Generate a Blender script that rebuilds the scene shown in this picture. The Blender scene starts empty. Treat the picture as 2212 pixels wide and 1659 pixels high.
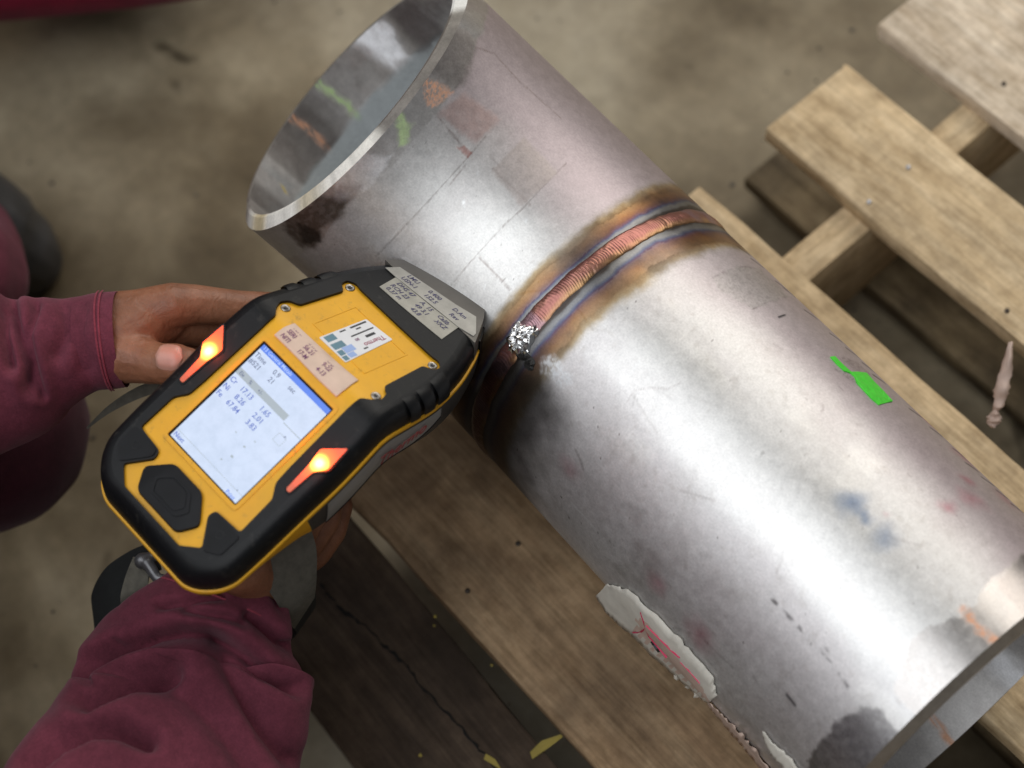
import bpy, bmesh, math, random
import numpy as np
from mathutils import Vector, Matrix
from mathutils.geometry import delaunay_2d_cdt

random.seed(7)
SC = bpy.context.scene
COL = SC.collection
RAD = math.radians

# ------------------------------------------------------------------ camera
CAMP = np.array([0.3413, -0.2389, 0.8127])
RIGHT = np.array([0.6276, 0.7726, -0.0956])
DOWN = np.array([0.6729, -0.6002, -0.4323])
FWD = np.array([-0.3914, 0.2070, -0.8966])
FPX = 3800.0                                    # focal length for a picture 2212 wide
cam = bpy.data.cameras.new('camera')
cam.sensor_width = 36.0
cam.lens = 36.0 * FPX / 2212.0
cam.clip_start, cam.clip_end = 0.05, 100.0
cam.dof.use_dof = True
cam.dof.focus_distance = 0.845
cam.dof.aperture_fstop = 5.2
cam_ob = bpy.data.objects.new('camera', cam)
COL.objects.link(cam_ob)
cam_ob.matrix_world = Matrix((
    (RIGHT[0], -DOWN[0], -FWD[0], CAMP[0]),
    (RIGHT[1], -DOWN[1], -FWD[1], CAMP[1]),
    (RIGHT[2], -DOWN[2], -FWD[2], CAMP[2]),
    (0, 0, 0, 1)))
SC.camera = cam_ob

# ------------------------------------------------------------------ light
world = bpy.data.worlds.new('World')
SC.world = world
world.use_nodes = True
world.node_tree.nodes['Background'].inputs[0].default_value = (0.92, 0.95, 1.0, 1)
world.node_tree.nodes['Background'].inputs[1].default_value = 0.10


def area(name, loc, target, sx, sy, power, col):
    l = bpy.data.lights.new(name, 'AREA')
    l.shape = 'RECTANGLE'
    l.size, l.size_y, l.energy, l.color = sx, sy, power, col
    o = bpy.data.objects.new(name, l)
    COL.objects.link(o)
    o.location = loc
    d = Vector(target) - Vector(loc)
    o.rotation_euler = d.to_track_quat('-Z', 'Y').to_euler()
    return o


area('roof_skylight', (-0.10, -1.40, 2.75), (0.0, 0.0, 0.0), 3.8, 3.2, 92, (0.94, 0.97, 1.0))
area('workshop_doorway', (-1.6, 3.2, 2.6), (0.0, 0.0, 0.0), 4.0, 3.0, 120, (1.0, 0.95, 0.87))
SC.view_settings.view_transform = 'Standard'
SC.view_settings.look = 'None'
SC.view_settings.exposure = 0.08
SC.view_settings.gamma = 1.0
SC.render.resolution_x, SC.render.resolution_y = 1024, 768


# ------------------------------------------------------------------ helpers
def W(x, y, dep):
    """point in the world at a picture position and a distance along the view"""
    v = FWD + (x - 1106) / FPX * RIGHT + (y - 829.5) / FPX * DOWN
    return CAMP + v * dep


def rand_tab(seed):
    return np.random.RandomState(seed).rand(256, 256)


def vnoise(u, v, seed):
    t = rand_tab(seed)
    iu, iv = np.floor(u).astype(int), np.floor(v).astype(int)
    fu, fv = u - iu, v - iv
    fu, fv = fu * fu * (3 - 2 * fu), fv * fv * (3 - 2 * fv)
    g = lambda a, b: t[a & 255, b & 255]
    return (g(iu, iv) * (1 - fu) * (1 - fv) + g(iu + 1, iv) * fu * (1 - fv)
            + g(iu, iv + 1) * (1 - fu) * fv + g(iu + 1, iv + 1) * fu * fv)


def fbm(u, v, seed, o=4):
    s, a, n = 0, 0.5, 0
    for k in range(o):
        s = s + a * vnoise(u * 2 ** k, v * 2 ** k, seed + k)
        n += a
        a *= 0.5
    return s / n


def sstep(a, b, x):
    t = np.clip((x - a) / (b - a), 0, 1)
    return t * t * (3 - 2 * t)


def mesh_obj(name, verts, faces, mat, parent=None, smooth=True, angle=None):
    me = bpy.data.meshes.new(name)
    me.from_pydata([tuple(map(float, v)) for v in verts], [], faces)
    me.update()
    return finish(name, me, mat, parent, smooth, angle)


def finish(name, me, mat, parent=None, smooth=True, angle=None):
    o = bpy.data.objects.new(name, me)
    COL.objects.link(o)
    if mat is not None:
        me.materials.append(mat)
    if smooth:
        me.polygons.foreach_set('use_smooth', [True] * len(me.polygons))
        if angle:
            me.set_sharp_from_angle(angle=RAD(angle))
    if parent is not None:
        o.parent = parent
    return o


def grid_faces(nu, nv, wrap):
    i = np.arange(nu - 1)[:, None]
    j = np.arange(nv if wrap else nv - 1)[None, :]
    a = i * nv + j
    b = i * nv + (j + 1) % nv
    return np.stack([a, b, b + nv, a + nv], -1).reshape(-1, 4)


def grid_obj(name, P, mat, parent=None, wrap=True, flip=False, paint=None, angle=None):
    """P (nu, nv, 3) -> one mesh; paint (nu, nv, 4) -> colour attribute 'paint' (alpha = roughness)"""
    nu, nv = P.shape[:2]
    F = grid_faces(nu, nv, wrap)
    if flip:
        F = F[:, ::-1]
    me = bpy.data.meshes.new(name)
    n = len(F)
    me.vertices.add(nu * nv)
    me.vertices.foreach_set('co', P.reshape(-1).astype(np.float32))
    me.loops.add(n * 4)
    me.loops.foreach_set('vertex_index', F.reshape(-1).astype(np.int32))
    me.polygons.add(n)
    me.polygons.foreach_set('loop_start', (np.arange(n) * 4).astype(np.int32))
    me.update(calc_edges=True)
    me.validate()
    if paint is not None:
        at = me.color_attributes.new('paint', 'FLOAT_COLOR', 'POINT')
        at.data.foreach_set('color', paint.reshape(-1).astype(np.float32))
    return finish(name, me, mat, parent, True, angle)


def tag(o, label=None, cat=None, group=None, kind=None):
    for k, v in (('label', label), ('category', cat), ('group', group), ('kind', kind)):
        if v:
            o[k] = v
    return o


def thing(name, label, cat, loc=(0, 0, 0), group=None):
    o = bpy.data.objects.new(name, None)
    o.empty_display_size = 0.02
    COL.objects.link(o)
    o.location = loc
    return tag(o, label, cat, group)


def keep(o, parent):
    """parent without moving (parents here are only translated / rotated)"""
    bpy.context.view_layer.update()
    o.parent = parent
    o.matrix_parent_inverse = parent.matrix_world.inverted()
    return o


# ------------------------------------------------------------------ materials
class N:
    def __init__(self, name):
        self.m = bpy.data.materials.new(name)
        self.m.use_nodes = True
        self.t = self.m.node_tree
        self.b = self.t.nodes['Principled BSDF']

    def n(self, typ, **kw):
        x = self.t.nodes.new('ShaderNode' + typ)
        for k, v in kw.items():
            if isinstance(k, str) and hasattr(x, k):
                setattr(x, k, v)
        return x

    def link(self, a, b):
        self.t.links.new(a, b)

    def coord(self, which='Object', scale=(1, 1, 1), rot=(0, 0, 0)):
        c = self.n('TexCoord')
        m = self.n('Mapping')
        m.inputs['Scale'].default_value = scale
        m.inputs['Rotation'].default_value = rot
        self.link(c.outputs[which], m.inputs['Vector'])
        return m.outputs['Vector']

    def noise(self, vec, scale, detail=4, rough=0.55, dist=0.0):
        x = self.n('TexNoise')
        x.inputs['Scale'].default_value = scale
        x.inputs['Detail'].default_value = detail
        x.inputs['Roughness'].default_value = rough
        x.inputs['Distortion'].default_value = dist
        self.link(vec, x.inputs['Vector'])
        return x.outputs['Fac']

    def ramp(self, fac, stops, interp='LINEAR'):
        x = self.n('ValToRGB')
        x.color_ramp.interpolation = interp
        e = x.color_ramp.elements
        while len(e) < len(stops):
            e.new(0.5)
        for el, (p, c) in zip(e, stops):
            el.position = p
            el.color = (*c, 1) if len(c) == 3 else c
        self.link(fac, x.inputs['Fac'])
        return x.outputs['Color']

    def mix(self, fac, a, b, mode='MIX'):
        x = self.n('Mix', data_type='RGBA', blend_type=mode)
        for s, v in ((x.inputs[0], fac), (x.inputs[6], a), (x.inputs[7], b)):
            if hasattr(v, 'is_linked') or hasattr(v, 'links'):
                self.link(v, s)
            elif isinstance(v, (int, float)):
                s.default_value = v
            else:
                s.default_value = (*v, 1)
        return x.outputs[2]

    def math(self, op, a, b=0.0):
        x = self.n('Math', operation=op)
        for s, v in ((x.inputs[0], a), (x.inputs[1], b)):
            if hasattr(v, 'links'):
                self.link(v, s)
            else:
                s.default_value = v
        return x.outputs[0]

    def bump(self, h, strength, dist=0.001, normal=None):
        x = self.n('Bump')
        x.inputs['Strength'].default_value = strength
        x.inputs['Distance'].default_value = dist
        self.link(h, x.inputs['Height'])
        if normal is not None:
            self.link(normal, x.inputs['Normal'])
        return x.outputs['Normal']

    def set(self, **kw):
        for k, v in kw.items():
            s = self.b.inputs[k.replace('_', ' ')]
            if hasattr(v, 'links'):
                self.link(v, s)
            elif isinstance(v, tuple) and len(v) == 3 and s.type == 'RGBA':
                s.default_value = (*v, 1)
            else:
                s.default_value = v
        return self


def plain(name, col, rough=0.5, metal=0.0, var=0.12, scale=60, bump=0.0, bscale=400, spec=0.5):
    m = N(name)
    v = m.coord()
    f = m.noise(v, scale, 5)
    lo = tuple(c * (1 - var) for c in col)
    hi = tuple(min(1, c * (1 + var)) for c in col)
    m.set(Base_Color=m.ramp(f, [(0.3, lo), (0.7, hi)]), Roughness=rough, Metallic=metal)
    m.b.inputs['Specular IOR Level'].default_value = spec
    if bump:
        m.set(Normal=m.bump(m.noise(v, bscale, 3), bump, 0.0005))
    return m.m


def glow(name, col, strength):
    m = N(name)
    m.set(Base_Color=(0.02, 0.02, 0.02), Roughness=0.35)
    m.b.inputs['Emission Color'].default_value = (*col, 1)
    m.b.inputs['Emission Strength'].default_value = strength
    return m.m


def make_steel():
    m = N('stainless_steel')
    a = m.n('Attribute', attribute_name='paint')
    v = m.coord()
    fine = m.noise(v, 950, 2, 0.6)
    mid = m.noise(v, 220, 4, 0.6)
    c = m.mix(1.0, a.outputs['Color'], m.ramp(mid, [(0.3, (0.90, 0.90, 0.90)), (0.7, (1.06, 1.06, 1.06))]), 'MULTIPLY')
    c = m.mix(1.0, c, m.ramp(fine, [(0.25, (0.88, 0.88, 0.88)), (0.75, (1.10, 1.10, 1.10))]), 'MULTIPLY')
    r = m.math('ADD', a.outputs['Alpha'], m.math('MULTIPLY', m.math('SUBTRACT', mid, 0.5), 0.10))
    nrm = m.bump(fine, 0.11, 0.0003)
    nrm = m.bump(m.noise(v, 22, 2), 0.06, 0.001, nrm)
    mt = m.n('MapRange')
    mt.inputs['From Min'].default_value, mt.inputs['From Max'].default_value = 0.55, 0.75
    mt.inputs['To Min'].default_value, mt.inputs['To Max'].default_value = 0.88, 0.0
    m.link(a.outputs['Alpha'], mt.inputs['Value'])
    m.set(Base_Color=c, Roughness=r, Metallic=mt.outputs[0], Normal=nrm)
    return m.m


def make_wood(name, dark, mid, light, dirt=0.3):
    m = N(name)
    oi = m.n('ObjectInfo')
    c = m.n('TexCoord')
    off = m.n('VectorMath', operation='MULTIPLY_ADD')
    m.link(oi.outputs['Random'], off.inputs[0])
    off.inputs[1].default_value = (7.1, 3.3, 5.7)
    m.link(c.outputs['Object'], off.inputs[2])
    mp = m.n('Mapping')
    mp.inputs['Scale'].default_value = (4.0, 34.0, 34.0)
    m.link(off.outputs[0], mp.inputs['Vector'])
    g = m.noise(mp.outputs[0], 2.2, 6, 0.62, 0.6)
    mp2 = m.n('Mapping')
    mp2.inputs['Scale'].default_value = (22.0, 520.0, 520.0)
    m.link(off.outputs[0], mp2.inputs['Vector'])
    fine = m.noise(mp2.outputs[0], 1.0, 3, 0.6)
    blot = m.noise(off.outputs[0], 14, 5, 0.6)
    mp3 = m.n('Mapping')
    mp3.inputs['Scale'].default_value = (38.0, 120.0, 120.0)
    m.link(off.outputs[0], mp3.inputs['Vector'])
    spk = m.noise(mp3.outputs[0], 1.0, 5, 0.7)
    col = m.ramp(g, [(0.18, dark), (0.50, mid), (0.84, light)])
    col = m.mix(1.0, col, m.ramp(fine, [(0.3, (0.80, 0.79, 0.77)), (0.65, (1.06, 1.06, 1.06))]), 'MULTIPLY')
    col = m.mix(dirt, col, m.ramp(blot, [(0.38, (0.30, 0.27, 0.25)), (0.62, (1.15, 1.12, 1.08))]), 'MULTIPLY')
    col = m.mix(1.0, col, m.ramp(spk, [(0.30, (0.70, 0.66, 0.60)), (0.55, (1.02, 1.02, 1.02)), (0.75, (1.12, 1.12, 1.12))]), 'MULTIPLY')
    mot = m.noise(off.outputs[0], 75, 5, 0.7)
    col = m.mix(1.0, col, m.ramp(mot, [(0.32, (0.80, 0.78, 0.75)), (0.66, (1.12, 1.12, 1.11))]), 'MULTIPLY')
    saw = m.n('Mapping')
    saw.inputs['Scale'].default_value = (420.0, 30.0, 30.0)
    saw.inputs['Rotation'].default_value = (0, 0, 0.25)
    m.link(off.outputs[0], saw.inputs['Vector'])
    sawn = m.noise(saw.outputs[0], 1.0, 3, 0.6)
    col = m.mix(0.35, col, m.ramp(sawn, [(0.3, (0.84, 0.83, 0.81)), (0.7, (1.08, 1.08, 1.08))]), 'MULTIPLY')
    nrm = m.bump(fine, 0.35, 0.0008)
    nrm = m.bump(sawn, 0.18, 0.0008, nrm)
    m.set(Base_Color=col, Roughness=0.72, Normal=nrm)
    m.b.inputs['Specular IOR Level'].default_value = 0.25
    return m.m


def make_concrete():
    m = N('concrete')
    v = m.coord()
    a = m.noise(v, 2.3, 6, 0.6)
    b = m.noise(v, 9, 6, 0.62, 0.3)
    d = m.noise(v, 85, 4, 0.6)
    st = m.noise(v, 17, 3, 0.5, 0.2)
    col = m.ramp(a, [(0.32, (0.19, 0.148, 0.088)), (0.52, (0.285, 0.238, 0.162)), (0.70, (0.36, 0.32, 0.245))])
    big = m.noise(v, 4.6, 4, 0.55, 0.4)
    col = m.mix(0.9, col, m.ramp(big, [(0.36, (0.50, 0.46, 0.40)), (0.52, (1.0, 1.0, 1.0))]), 'MULTIPLY')
    col = m.mix(0.9, col, m.ramp(b, [(0.33, (0.60, 0.56, 0.50)), (0.60, (1.12, 1.11, 1.09))]), 'MULTIPLY')
    col = m.mix(1.0, col, m.ramp(st, [(0.27, (0.34, 0.32, 0.29)), (0.34, (1, 1, 1))]), 'MULTIPLY')
    col = m.mix(0.7, col, m.ramp(d, [(0.3, (0.80, 0.80, 0.80)), (0.7, (1.1, 1.1, 1.1))]), 'MULTIPLY')
    m.set(Base_Color=col, Roughness=0.62, Normal=m.bump(d, 0.25, 0.002))
    m.b.inputs['Specular IOR Level'].default_value = 0.3
    return m.m


def make_cloth(name, col, scale=1.0):
    m = N(name)
    v = m.coord()
    f = m.noise(v, 28 * scale, 5, 0.6)
    w = m.noise(v, 900, 2, 0.7)
    c = m.ramp(f, [(0.3, tuple(x * 0.78 for x in col)), (0.7, tuple(x * 1.22 for x in col))])
    c = m.mix(0.6, c, m.ramp(w, [(0.3, (0.75, 0.75, 0.75)), (0.7, (1.15, 1.15, 1.15))]), 'MULTIPLY')
    lint = m.noise(v, 240, 4, 0.7)
    c = m.mix(0.7, c, m.ramp(lint, [(0.3, (0.78, 0.78, 0.78)), (0.72, (1.22, 1.2, 1.2))]), 'MULTIPLY')
    nrm = m.bump(w, 0.4, 0.0006)
    nrm = m.bump(m.noise(v, 60, 4), 0.12, 0.002, nrm)
    m.set(Base_Color=c, Roughness=0.9, Normal=nrm)
    m.b.inputs['Specular IOR Level'].default_value = 0.15
    m.b.inputs['Sheen Weight'].default_value = 0.12
    m.b.inputs['Sheen Roughness'].default_value = 0.5
    m.b.inputs['Sheen Tint'].default_value = (0.9, 0.7, 0.78, 1)
    return m.m


def make_skin():
    m = N('skin')
    v = m.coord()
    f = m.noise(v, 55, 5, 0.6)
    w = m.noise(v, 420, 4, 0.65)
    c = m.ramp(f, [(0.3, (0.180, 0.070, 0.034)), (0.55, (0.265, 0.110, 0.058)), (0.75, (0.335, 0.152, 0.090))])
    c = m.mix(0.5, c, m.ramp(w, [(0.3, (0.82, 0.80, 0.78)), (0.7, (1.1, 1.1, 1.1))]), 'MULTIPLY')
    nrm = m.bump(w, 0.30, 0.0007)
    nrm = m.bump(m.noise(m.coord(scale=(1.0, 1.0, 1.0)), 130, 3, 0.6, 1.2), 0.42, 0.0014, nrm)
    m.set(Base_Color=c, Roughness=0.5, Normal=nrm)
    m.b.inputs['Subsurface Weight'].default_value = 0.12
    m.b.inputs['Subsurface Radius'].default_value = (0.004, 0.0015, 0.0008)
    m.b.inputs['Subsurface Scale'].default_value = 0.6
    return m.m


M = dict(
    steel=make_steel(),
    pine=make_wood('pine_board', (0.49, 0.355, 0.20), (0.62, 0.475, 0.295), (0.71, 0.58, 0.40), 0.26),
    pale=make_wood('pale_pine_board', (0.58, 0.46, 0.33), (0.70, 0.59, 0.46), (0.76, 0.67, 0.55), 0.22),
    old_shaded=make_wood('weathered_shaded_board', (0.215, 0.135, 0.075), (0.31, 0.215, 0.128), (0.38, 0.285, 0.18), 0.60),  # weathering and dirt, plus the near board's shade painted into the wood
    low=make_wood('dirty_lower_board', (0.10, 0.075, 0.040), (0.17, 0.13, 0.075), (0.24, 0.19, 0.12), 0.7),
    hard=make_wood('dark_hardwood', (0.035, 0.024, 0.017), (0.075, 0.052, 0.036), (0.13, 0.095, 0.065), 0.6),
    concrete=make_concrete(),
    maroon=make_cloth('maroon_cotton', (0.128, 0.029, 0.046)),
    maroon_shade=make_cloth('shaded_maroon_cotton', (0.040, 0.008, 0.014)),  # maroon cotton with the shade under the sleeve painted in
    seam=make_cloth('maroon_thread', (0.22, 0.04, 0.06)),
    red=make_cloth('dark_red_cotton', (0.16, 0.006, 0.022)),
    skin=make_skin(),
    nail=plain('finger_nail', (0.43, 0.225, 0.17), 0.32, 0, 0.1, 200),
    yellow=plain('yellow_plastic', (0.76, 0.385, 0.012), 0.45, 0, 0.10, 35, 0.08, 900),
    rubber=plain('black_rubber', (0.0065, 0.007, 0.008), 0.40, 0, 0.4, 70, 0.12, 1200, 0.22),
    rubber2=plain('black_key_rubber', (0.005, 0.0055, 0.007), 0.5, 0, 0.4, 70, 0.10, 1200, 0.22),
    dkplastic=plain('dark_grey_plastic', (0.045, 0.042, 0.038), 0.5, 0, 0.15, 60),
    greyplastic=plain('grey_plastic', (0.27, 0.265, 0.25), 0.45, 0, 0.12, 60),
    nose=plain('grey_nose_metal', (0.125, 0.115, 0.103), 0.38, 0.35, 0.10, 80),
    screw=plain('screw_steel', (0.36, 0.34, 0.31), 0.42, 1, 0.2, 900),
    silver=plain('silver_metal', (0.80, 0.80, 0.80), 0.2, 1, 0.2, 300),
    dkmetal=plain('grey_clip_metal', (0.13, 0.13, 0.135), 0.38, 0.6, 0.25, 200),
    paper=plain('white_label_paper', (0.72, 0.72, 0.74), 0.6, 0, 0.05, 90),
    tagp=plain('pink_paper_tag', (0.64, 0.47, 0.37), 0.65, 0, 0.08, 120),
    tape=plain('aged_clear_tape', (0.33, 0.315, 0.27), 0.4, 0, 0.15, 150, 0.15, 300),
    tape2=plain('aged_clear_tape_upper', (0.35, 0.335, 0.30), 0.4, 0, 0.15, 150, 0.15, 300),
    ink=plain('ink', (0.06, 0.055, 0.13), 0.6),
    inkviolet=plain('violet_ink', (0.20, 0.07, 0.16), 0.6),
    black=plain('black_print', (0.03, 0.03, 0.035), 0.6),
    redprint=plain('red_print', (0.30, 0.035, 0.04), 0.5),
    magprint=plain('crimson_print', (0.32, 0.05, 0.10), 0.5),
    teal=plain('teal_print', (0.10, 0.21, 0.27), 0.5),
    blueprint=plain('blue_print', (0.30, 0.42, 0.72), 0.5),
    green=plain('bright_green_film', (0.055, 0.62, 0.03), 0.4, 0, 0.10, 300, 0.3, 500),
    strap=plain('grey_webbing', (0.095, 0.088, 0.070), 0.85, 0, 0.2, 250, 0.5, 900),
    strapin=plain('black_webbing_lining', (0.006, 0.007, 0.007), 0.9, 0, 0.3, 250),
    boot=plain('black_boot_leather', (0.045, 0.045, 0.048), 0.42, 0, 0.35, 40, 0.3, 200),
    sole=plain('boot_sole_rubber', (0.03, 0.03, 0.028), 0.6, 0, 0.3, 90),
    scrapw=plain('torn_white_paper', (0.60, 0.57, 0.50), 0.7, 0, 0.12, 90, 0.3, 250),
    scrapp=plain('torn_pink_paper', (0.52, 0.39, 0.32), 0.7, 0, 0.15, 90, 0.3, 250),
    scrapred=plain('crimson_line_print', (0.55, 0.03, 0.10), 0.6),
    char=plain('charred_residue', (0.012, 0.011, 0.010), 0.6, 0.2, 0.4, 400, 0.6, 900),
    nailhead=plain('rusty_nail', (0.050, 0.038, 0.030), 0.55, 0.5, 0.4, 500),
    nailpale=plain('galvanised_nail', (0.42, 0.42, 0.44), 0.4, 0.7, 0.2, 500),
    ypaint=plain('yellow_paint_spot', (0.30, 0.225, 0.03), 0.6),
    crack=plain('wood_crack', (0.006, 0.005, 0.004), 0.95),
    scr_bg=glow('lit_screen', (0.60, 0.72, 0.92), 0.98),
    scr_bar=glow('lit_screen_blue', (0.075, 0.20, 0.78), 0.98),
    scr_grey=glow('lit_screen_grey', (0.36, 0.42, 0.47), 0.98),
    scr_txt=glow('lit_screen_blue_text', (0.07, 0.13, 0.50), 0.98),
    scr_dark=glow('lit_screen_grey_text', (0.10, 0.13, 0.24), 0.98),
    scr_white=glow('lit_screen_white_text', (0.42, 0.56, 0.95), 0.98),
    led=glow('led_core', (1.0, 0.62, 0.22), 9.0),
)


def make_screen():
    m = N('lit_screen_panel')
    v = m.coord()
    a = m.noise(v, 160, 5, 0.7)
    b = m.noise(v, 38, 3, 0.6)
    c = m.ramp(a, [(0.30, (0.50, 0.60, 0.78)), (0.55, (0.57, 0.67, 0.86)), (0.8, (0.61, 0.71, 0.90))])
    c = m.mix(0.5, c, m.ramp(b, [(0.35, (0.92, 0.93, 0.95)), (0.65, (1, 1, 1))]), 'MULTIPLY')
    m.set(Base_Color=(0.05, 0.05, 0.05), Roughness=0.25, Emission_Color=c, Emission_Strength=0.95)
    return m.m


M['scr_bg'] = make_screen()


def worn(name, col, rough, dirt, amount, spec):
    """moulded plastic with rubbed grime, fine scuffs and dust"""
    m = N(name)
    v = m.coord()
    a = m.noise(v, 32, 5, 0.65)
    b = m.noise(v, 190, 5, 0.7)
    sc = m.noise(m.coord(scale=(60, 900, 300), rot=(0.3, 0.2, 0.7)), 1.0, 3, 0.7)
    c = m.mix(1.0, tuple(col), m.ramp(a, [(0.3, (0.88, 0.87, 0.86)), (0.7, (1.05, 1.05, 1.05))]), 'MULTIPLY')
    f = m.ramp(b, [(0.58, (0, 0, 0)), (0.74, (amount,) * 3)])
    c = m.mix(f, c, dirt)
    f2 = m.ramp(sc, [(0.66, (0, 0, 0)), (0.74, (amount * 0.7,) * 3)])
    c = m.mix(f2, c, dirt)
    m.set(Base_Color=c, Roughness=m.math('ADD', m.math('MULTIPLY', a, 0.25), rough - 0.12), Normal=m.bump(m.noise(v, 1100, 2), 0.12, 0.0004))
    m.b.inputs['Specular IOR Level'].default_value = spec
    return m.m


M['yellow'] = worn('yellow_plastic_worn', (0.76, 0.385, 0.012), 0.46, (0.24, 0.15, 0.04), 0.55, 0.4)
M['rubber'] = worn('black_rubber_worn', (0.0065, 0.007, 0.008), 0.42, (0.040, 0.038, 0.034), 0.6, 0.22)


def make_lamp():
    m = N('lit_orange_lens')
    c = m.n('TexCoord')
    d = m.n('VectorMath', operation='LENGTH')
    m.link(c.outputs['Object'], d.inputs[0])
    f = m.math('MULTIPLY', d.outputs['Value'], 1 / 0.024)
    col = m.ramp(f, [(0.0, (1.0, 0.70, 0.20)), (0.13, (1.0, 0.40, 0.05)), (0.22, (1.0, 0.15, 0.012)), (0.42, (1.0, 0.07, 0.008)), (0.75, (0.9, 0.16, 0.05)), (1.0, (0.6, 0.12, 0.06))])
    st = m.ramp(f, [(0.0, (1, 1, 1)), (0.11, (0.55, 0.55, 0.55)), (0.22, (0.17, 0.17, 0.17)), (0.45, (0.11, 0.11, 0.11)), (0.62, (0.045, 0.045, 0.045)), (1.0, (0.018, 0.018, 0.018))])
    m.set(Base_Color=(0.35, 0.05, 0.01), Roughness=0.2, Emission_Color=col, Emission_Strength=m.math('MULTIPLY', st, 8.0))
    return m.m


M['lamp'] = make_lamp()

# ------------------------------------------------------------------ setting: floor
ZF = -0.200
fl = bmesh.new()
bmesh.ops.create_grid(fl, x_segments=40, y_segments=40, size=12)
me = bpy.data.meshes.new('concrete_floor')
fl.to_mesh(me)
fl.free()
floor = finish('concrete_floor', me, M['concrete'], None, False)
floor.location = (0, 0, ZF)
tag(floor, 'worn grey-brown concrete floor with dark stains under the pallet', None, None, 'structure')

# grit on the floor
rg = random.Random(99)
gv_, gf_ = [], []
for k in range(420):
    x, y, r = rg.uniform(-.75, .15), rg.uniform(-.5, .6), 0.0006 + 0.0022 * rg.random() ** 4
    b0 = len(gv_)
    for a in range(5):
        q = r * rg.uniform(.6, 1.2)
        gv_.append((x + q * math.cos(a * 1.2566), y + q * math.sin(a * 1.2566), ZF + 0.0002))
    gv_.append((x, y, ZF + r * rg.uniform(.4, .9)))
    gf_ += [(b0 + a, b0 + (a + 1) % 5, b0 + 5) for a in range(5)]
tag(mesh_obj('floor_grit', gv_, gf_, plain('dark_grit', (0.07, 0.058, 0.045), 0.8, 0, 0.5, 30), None, False), 'dark grit scattered over the concrete floor', None, None, 'stuff')

# ------------------------------------------------------------------ pallet
ZD = -0.0815                                     # top of the deck boards
YAW = RAD(2.1)
pallet = thing('wooden_pallet', 'pale pine pallet of spaced boards carrying the steel pipe', 'pallet', (0, 0, ZF))
pallet.rotation_euler = (0, 0, YAW)
bpy.context.view_layer.update()


def board(name, x0, x1, y0, y1, z0, z1, mat, seed, parent=pallet, wob=0.0012, rot=0.0, pz=ZF):
    """sawn board with eased, slightly uneven edges; sits at its own centre, grain along x"""
    rnd = random.Random(seed)
    L, Wd, T = x1 - x0, y1 - y0, z1 - z0
    n = max(6, int(L / 0.035))
    r = 0.0016
    prof = []
    for cx, cy, a0 in ((Wd / 2 - r, T / 2 - r, 0), (-Wd / 2 + r, T / 2 - r, 90), (-Wd / 2 + r, -T / 2 + r, 180), (Wd / 2 - r, -T / 2 + r, 270)):
        for k in range(3):
            a = RAD(a0 + k * 45)
            prof.append((cx + r * math.cos(a), cy + r * math.sin(a)))
    vs, fs = [], []
    m = len(prof)
    xs = [-L / 2, -L / 2 + 0.0012] + [-L / 2 + L * (i + 1) / (n + 1) for i in range(n)] + [L / 2 - 0.0012, L / 2]
    for i, x in enumerate(xs):
        sh = 0.985 if i in (0, len(xs) - 1) else 1.0
        wy, wz = rnd.uniform(-wob, wob) * 0.5, rnd.uniform(-wob, wob) * 0.3
        for (py, pz_) in prof:
            e = rnd.uniform(-wob, wob) * 0.35
            vs.append((x + (rnd.uniform(-1, 1) * wob if i in (0, len(xs) - 1) else 0), py * sh + (wy + e if abs(py) > Wd / 2 - 0.003 else 0), pz_ * sh + wz))
    for i in range(len(xs) - 1):
        for j in range(m):
            fs.append((i * m + j, i * m + (j + 1) % m, (i + 1) * m + (j + 1) % m, (i + 1) * m + j))
    fs.append(tuple(range(m))[::-1])
    fs.append(tuple((len(xs) - 1) * m + j for j in range(m)))
    o = mesh_obj(name, vs, fs, mat, parent, True, 40)
    o.location = ((x0 + x1) / 2, (y0 + y1) / 2, (z0 + z1) / 2 - pz)
    o.rotation_euler = (0, 0, rot)
    return o


TB = 0.0135
b_left = board('deck_board', -0.0640, 0.62, -0.1430, -0.030, ZD - TB, ZD, M['old_shaded'], 1)
b_left['label'] = 'dirty brown shade-painted deck board on the near side of the pipe'
b_a = board('deck_board', -0.070, 0.62, 0.0195, 0.1362, ZD - TB, ZD, M['pine'], 2)
b_b = board('deck_board', -0.0715, 0.62, 0.1912, 0.2590, ZD - TB, ZD, M['pine'], 3)
b_c = board('deck_board', -0.0775, 0.62, 0.2935, 0.400, ZD - TB, ZD, M['pale'], 4)
ZS = ZD - TB
for x in (0.0035, 0.300, 0.590):
    board('stringer', -0.115, 0.42, -0.011, 0.011, ZS - 0.078, ZS - 0.0005, M['pine'], 10 + int(x * 100)).location = (x, 0.1525, ZS - 0.039 - ZF)
for s in [o for o in pallet.children if o.name.startswith('stringer')]:
    s.rotation_euler = (0, 0, RAD(90))
ZB = ZS - 0.0785
board('bottom_board', -0.095, 0.62, 0.2000, 0.290, ZB - 0.012, ZB, M['low'], 21)
board('bottom_board', -0.070, 0.62, 0.040, 0.150, ZB - 0.012, ZB, M['low'], 22)
board('bottom_board', -0.070, 0.62, -0.110, -0.040, ZB - 0.012, ZB, M['low'], 23)


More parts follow.
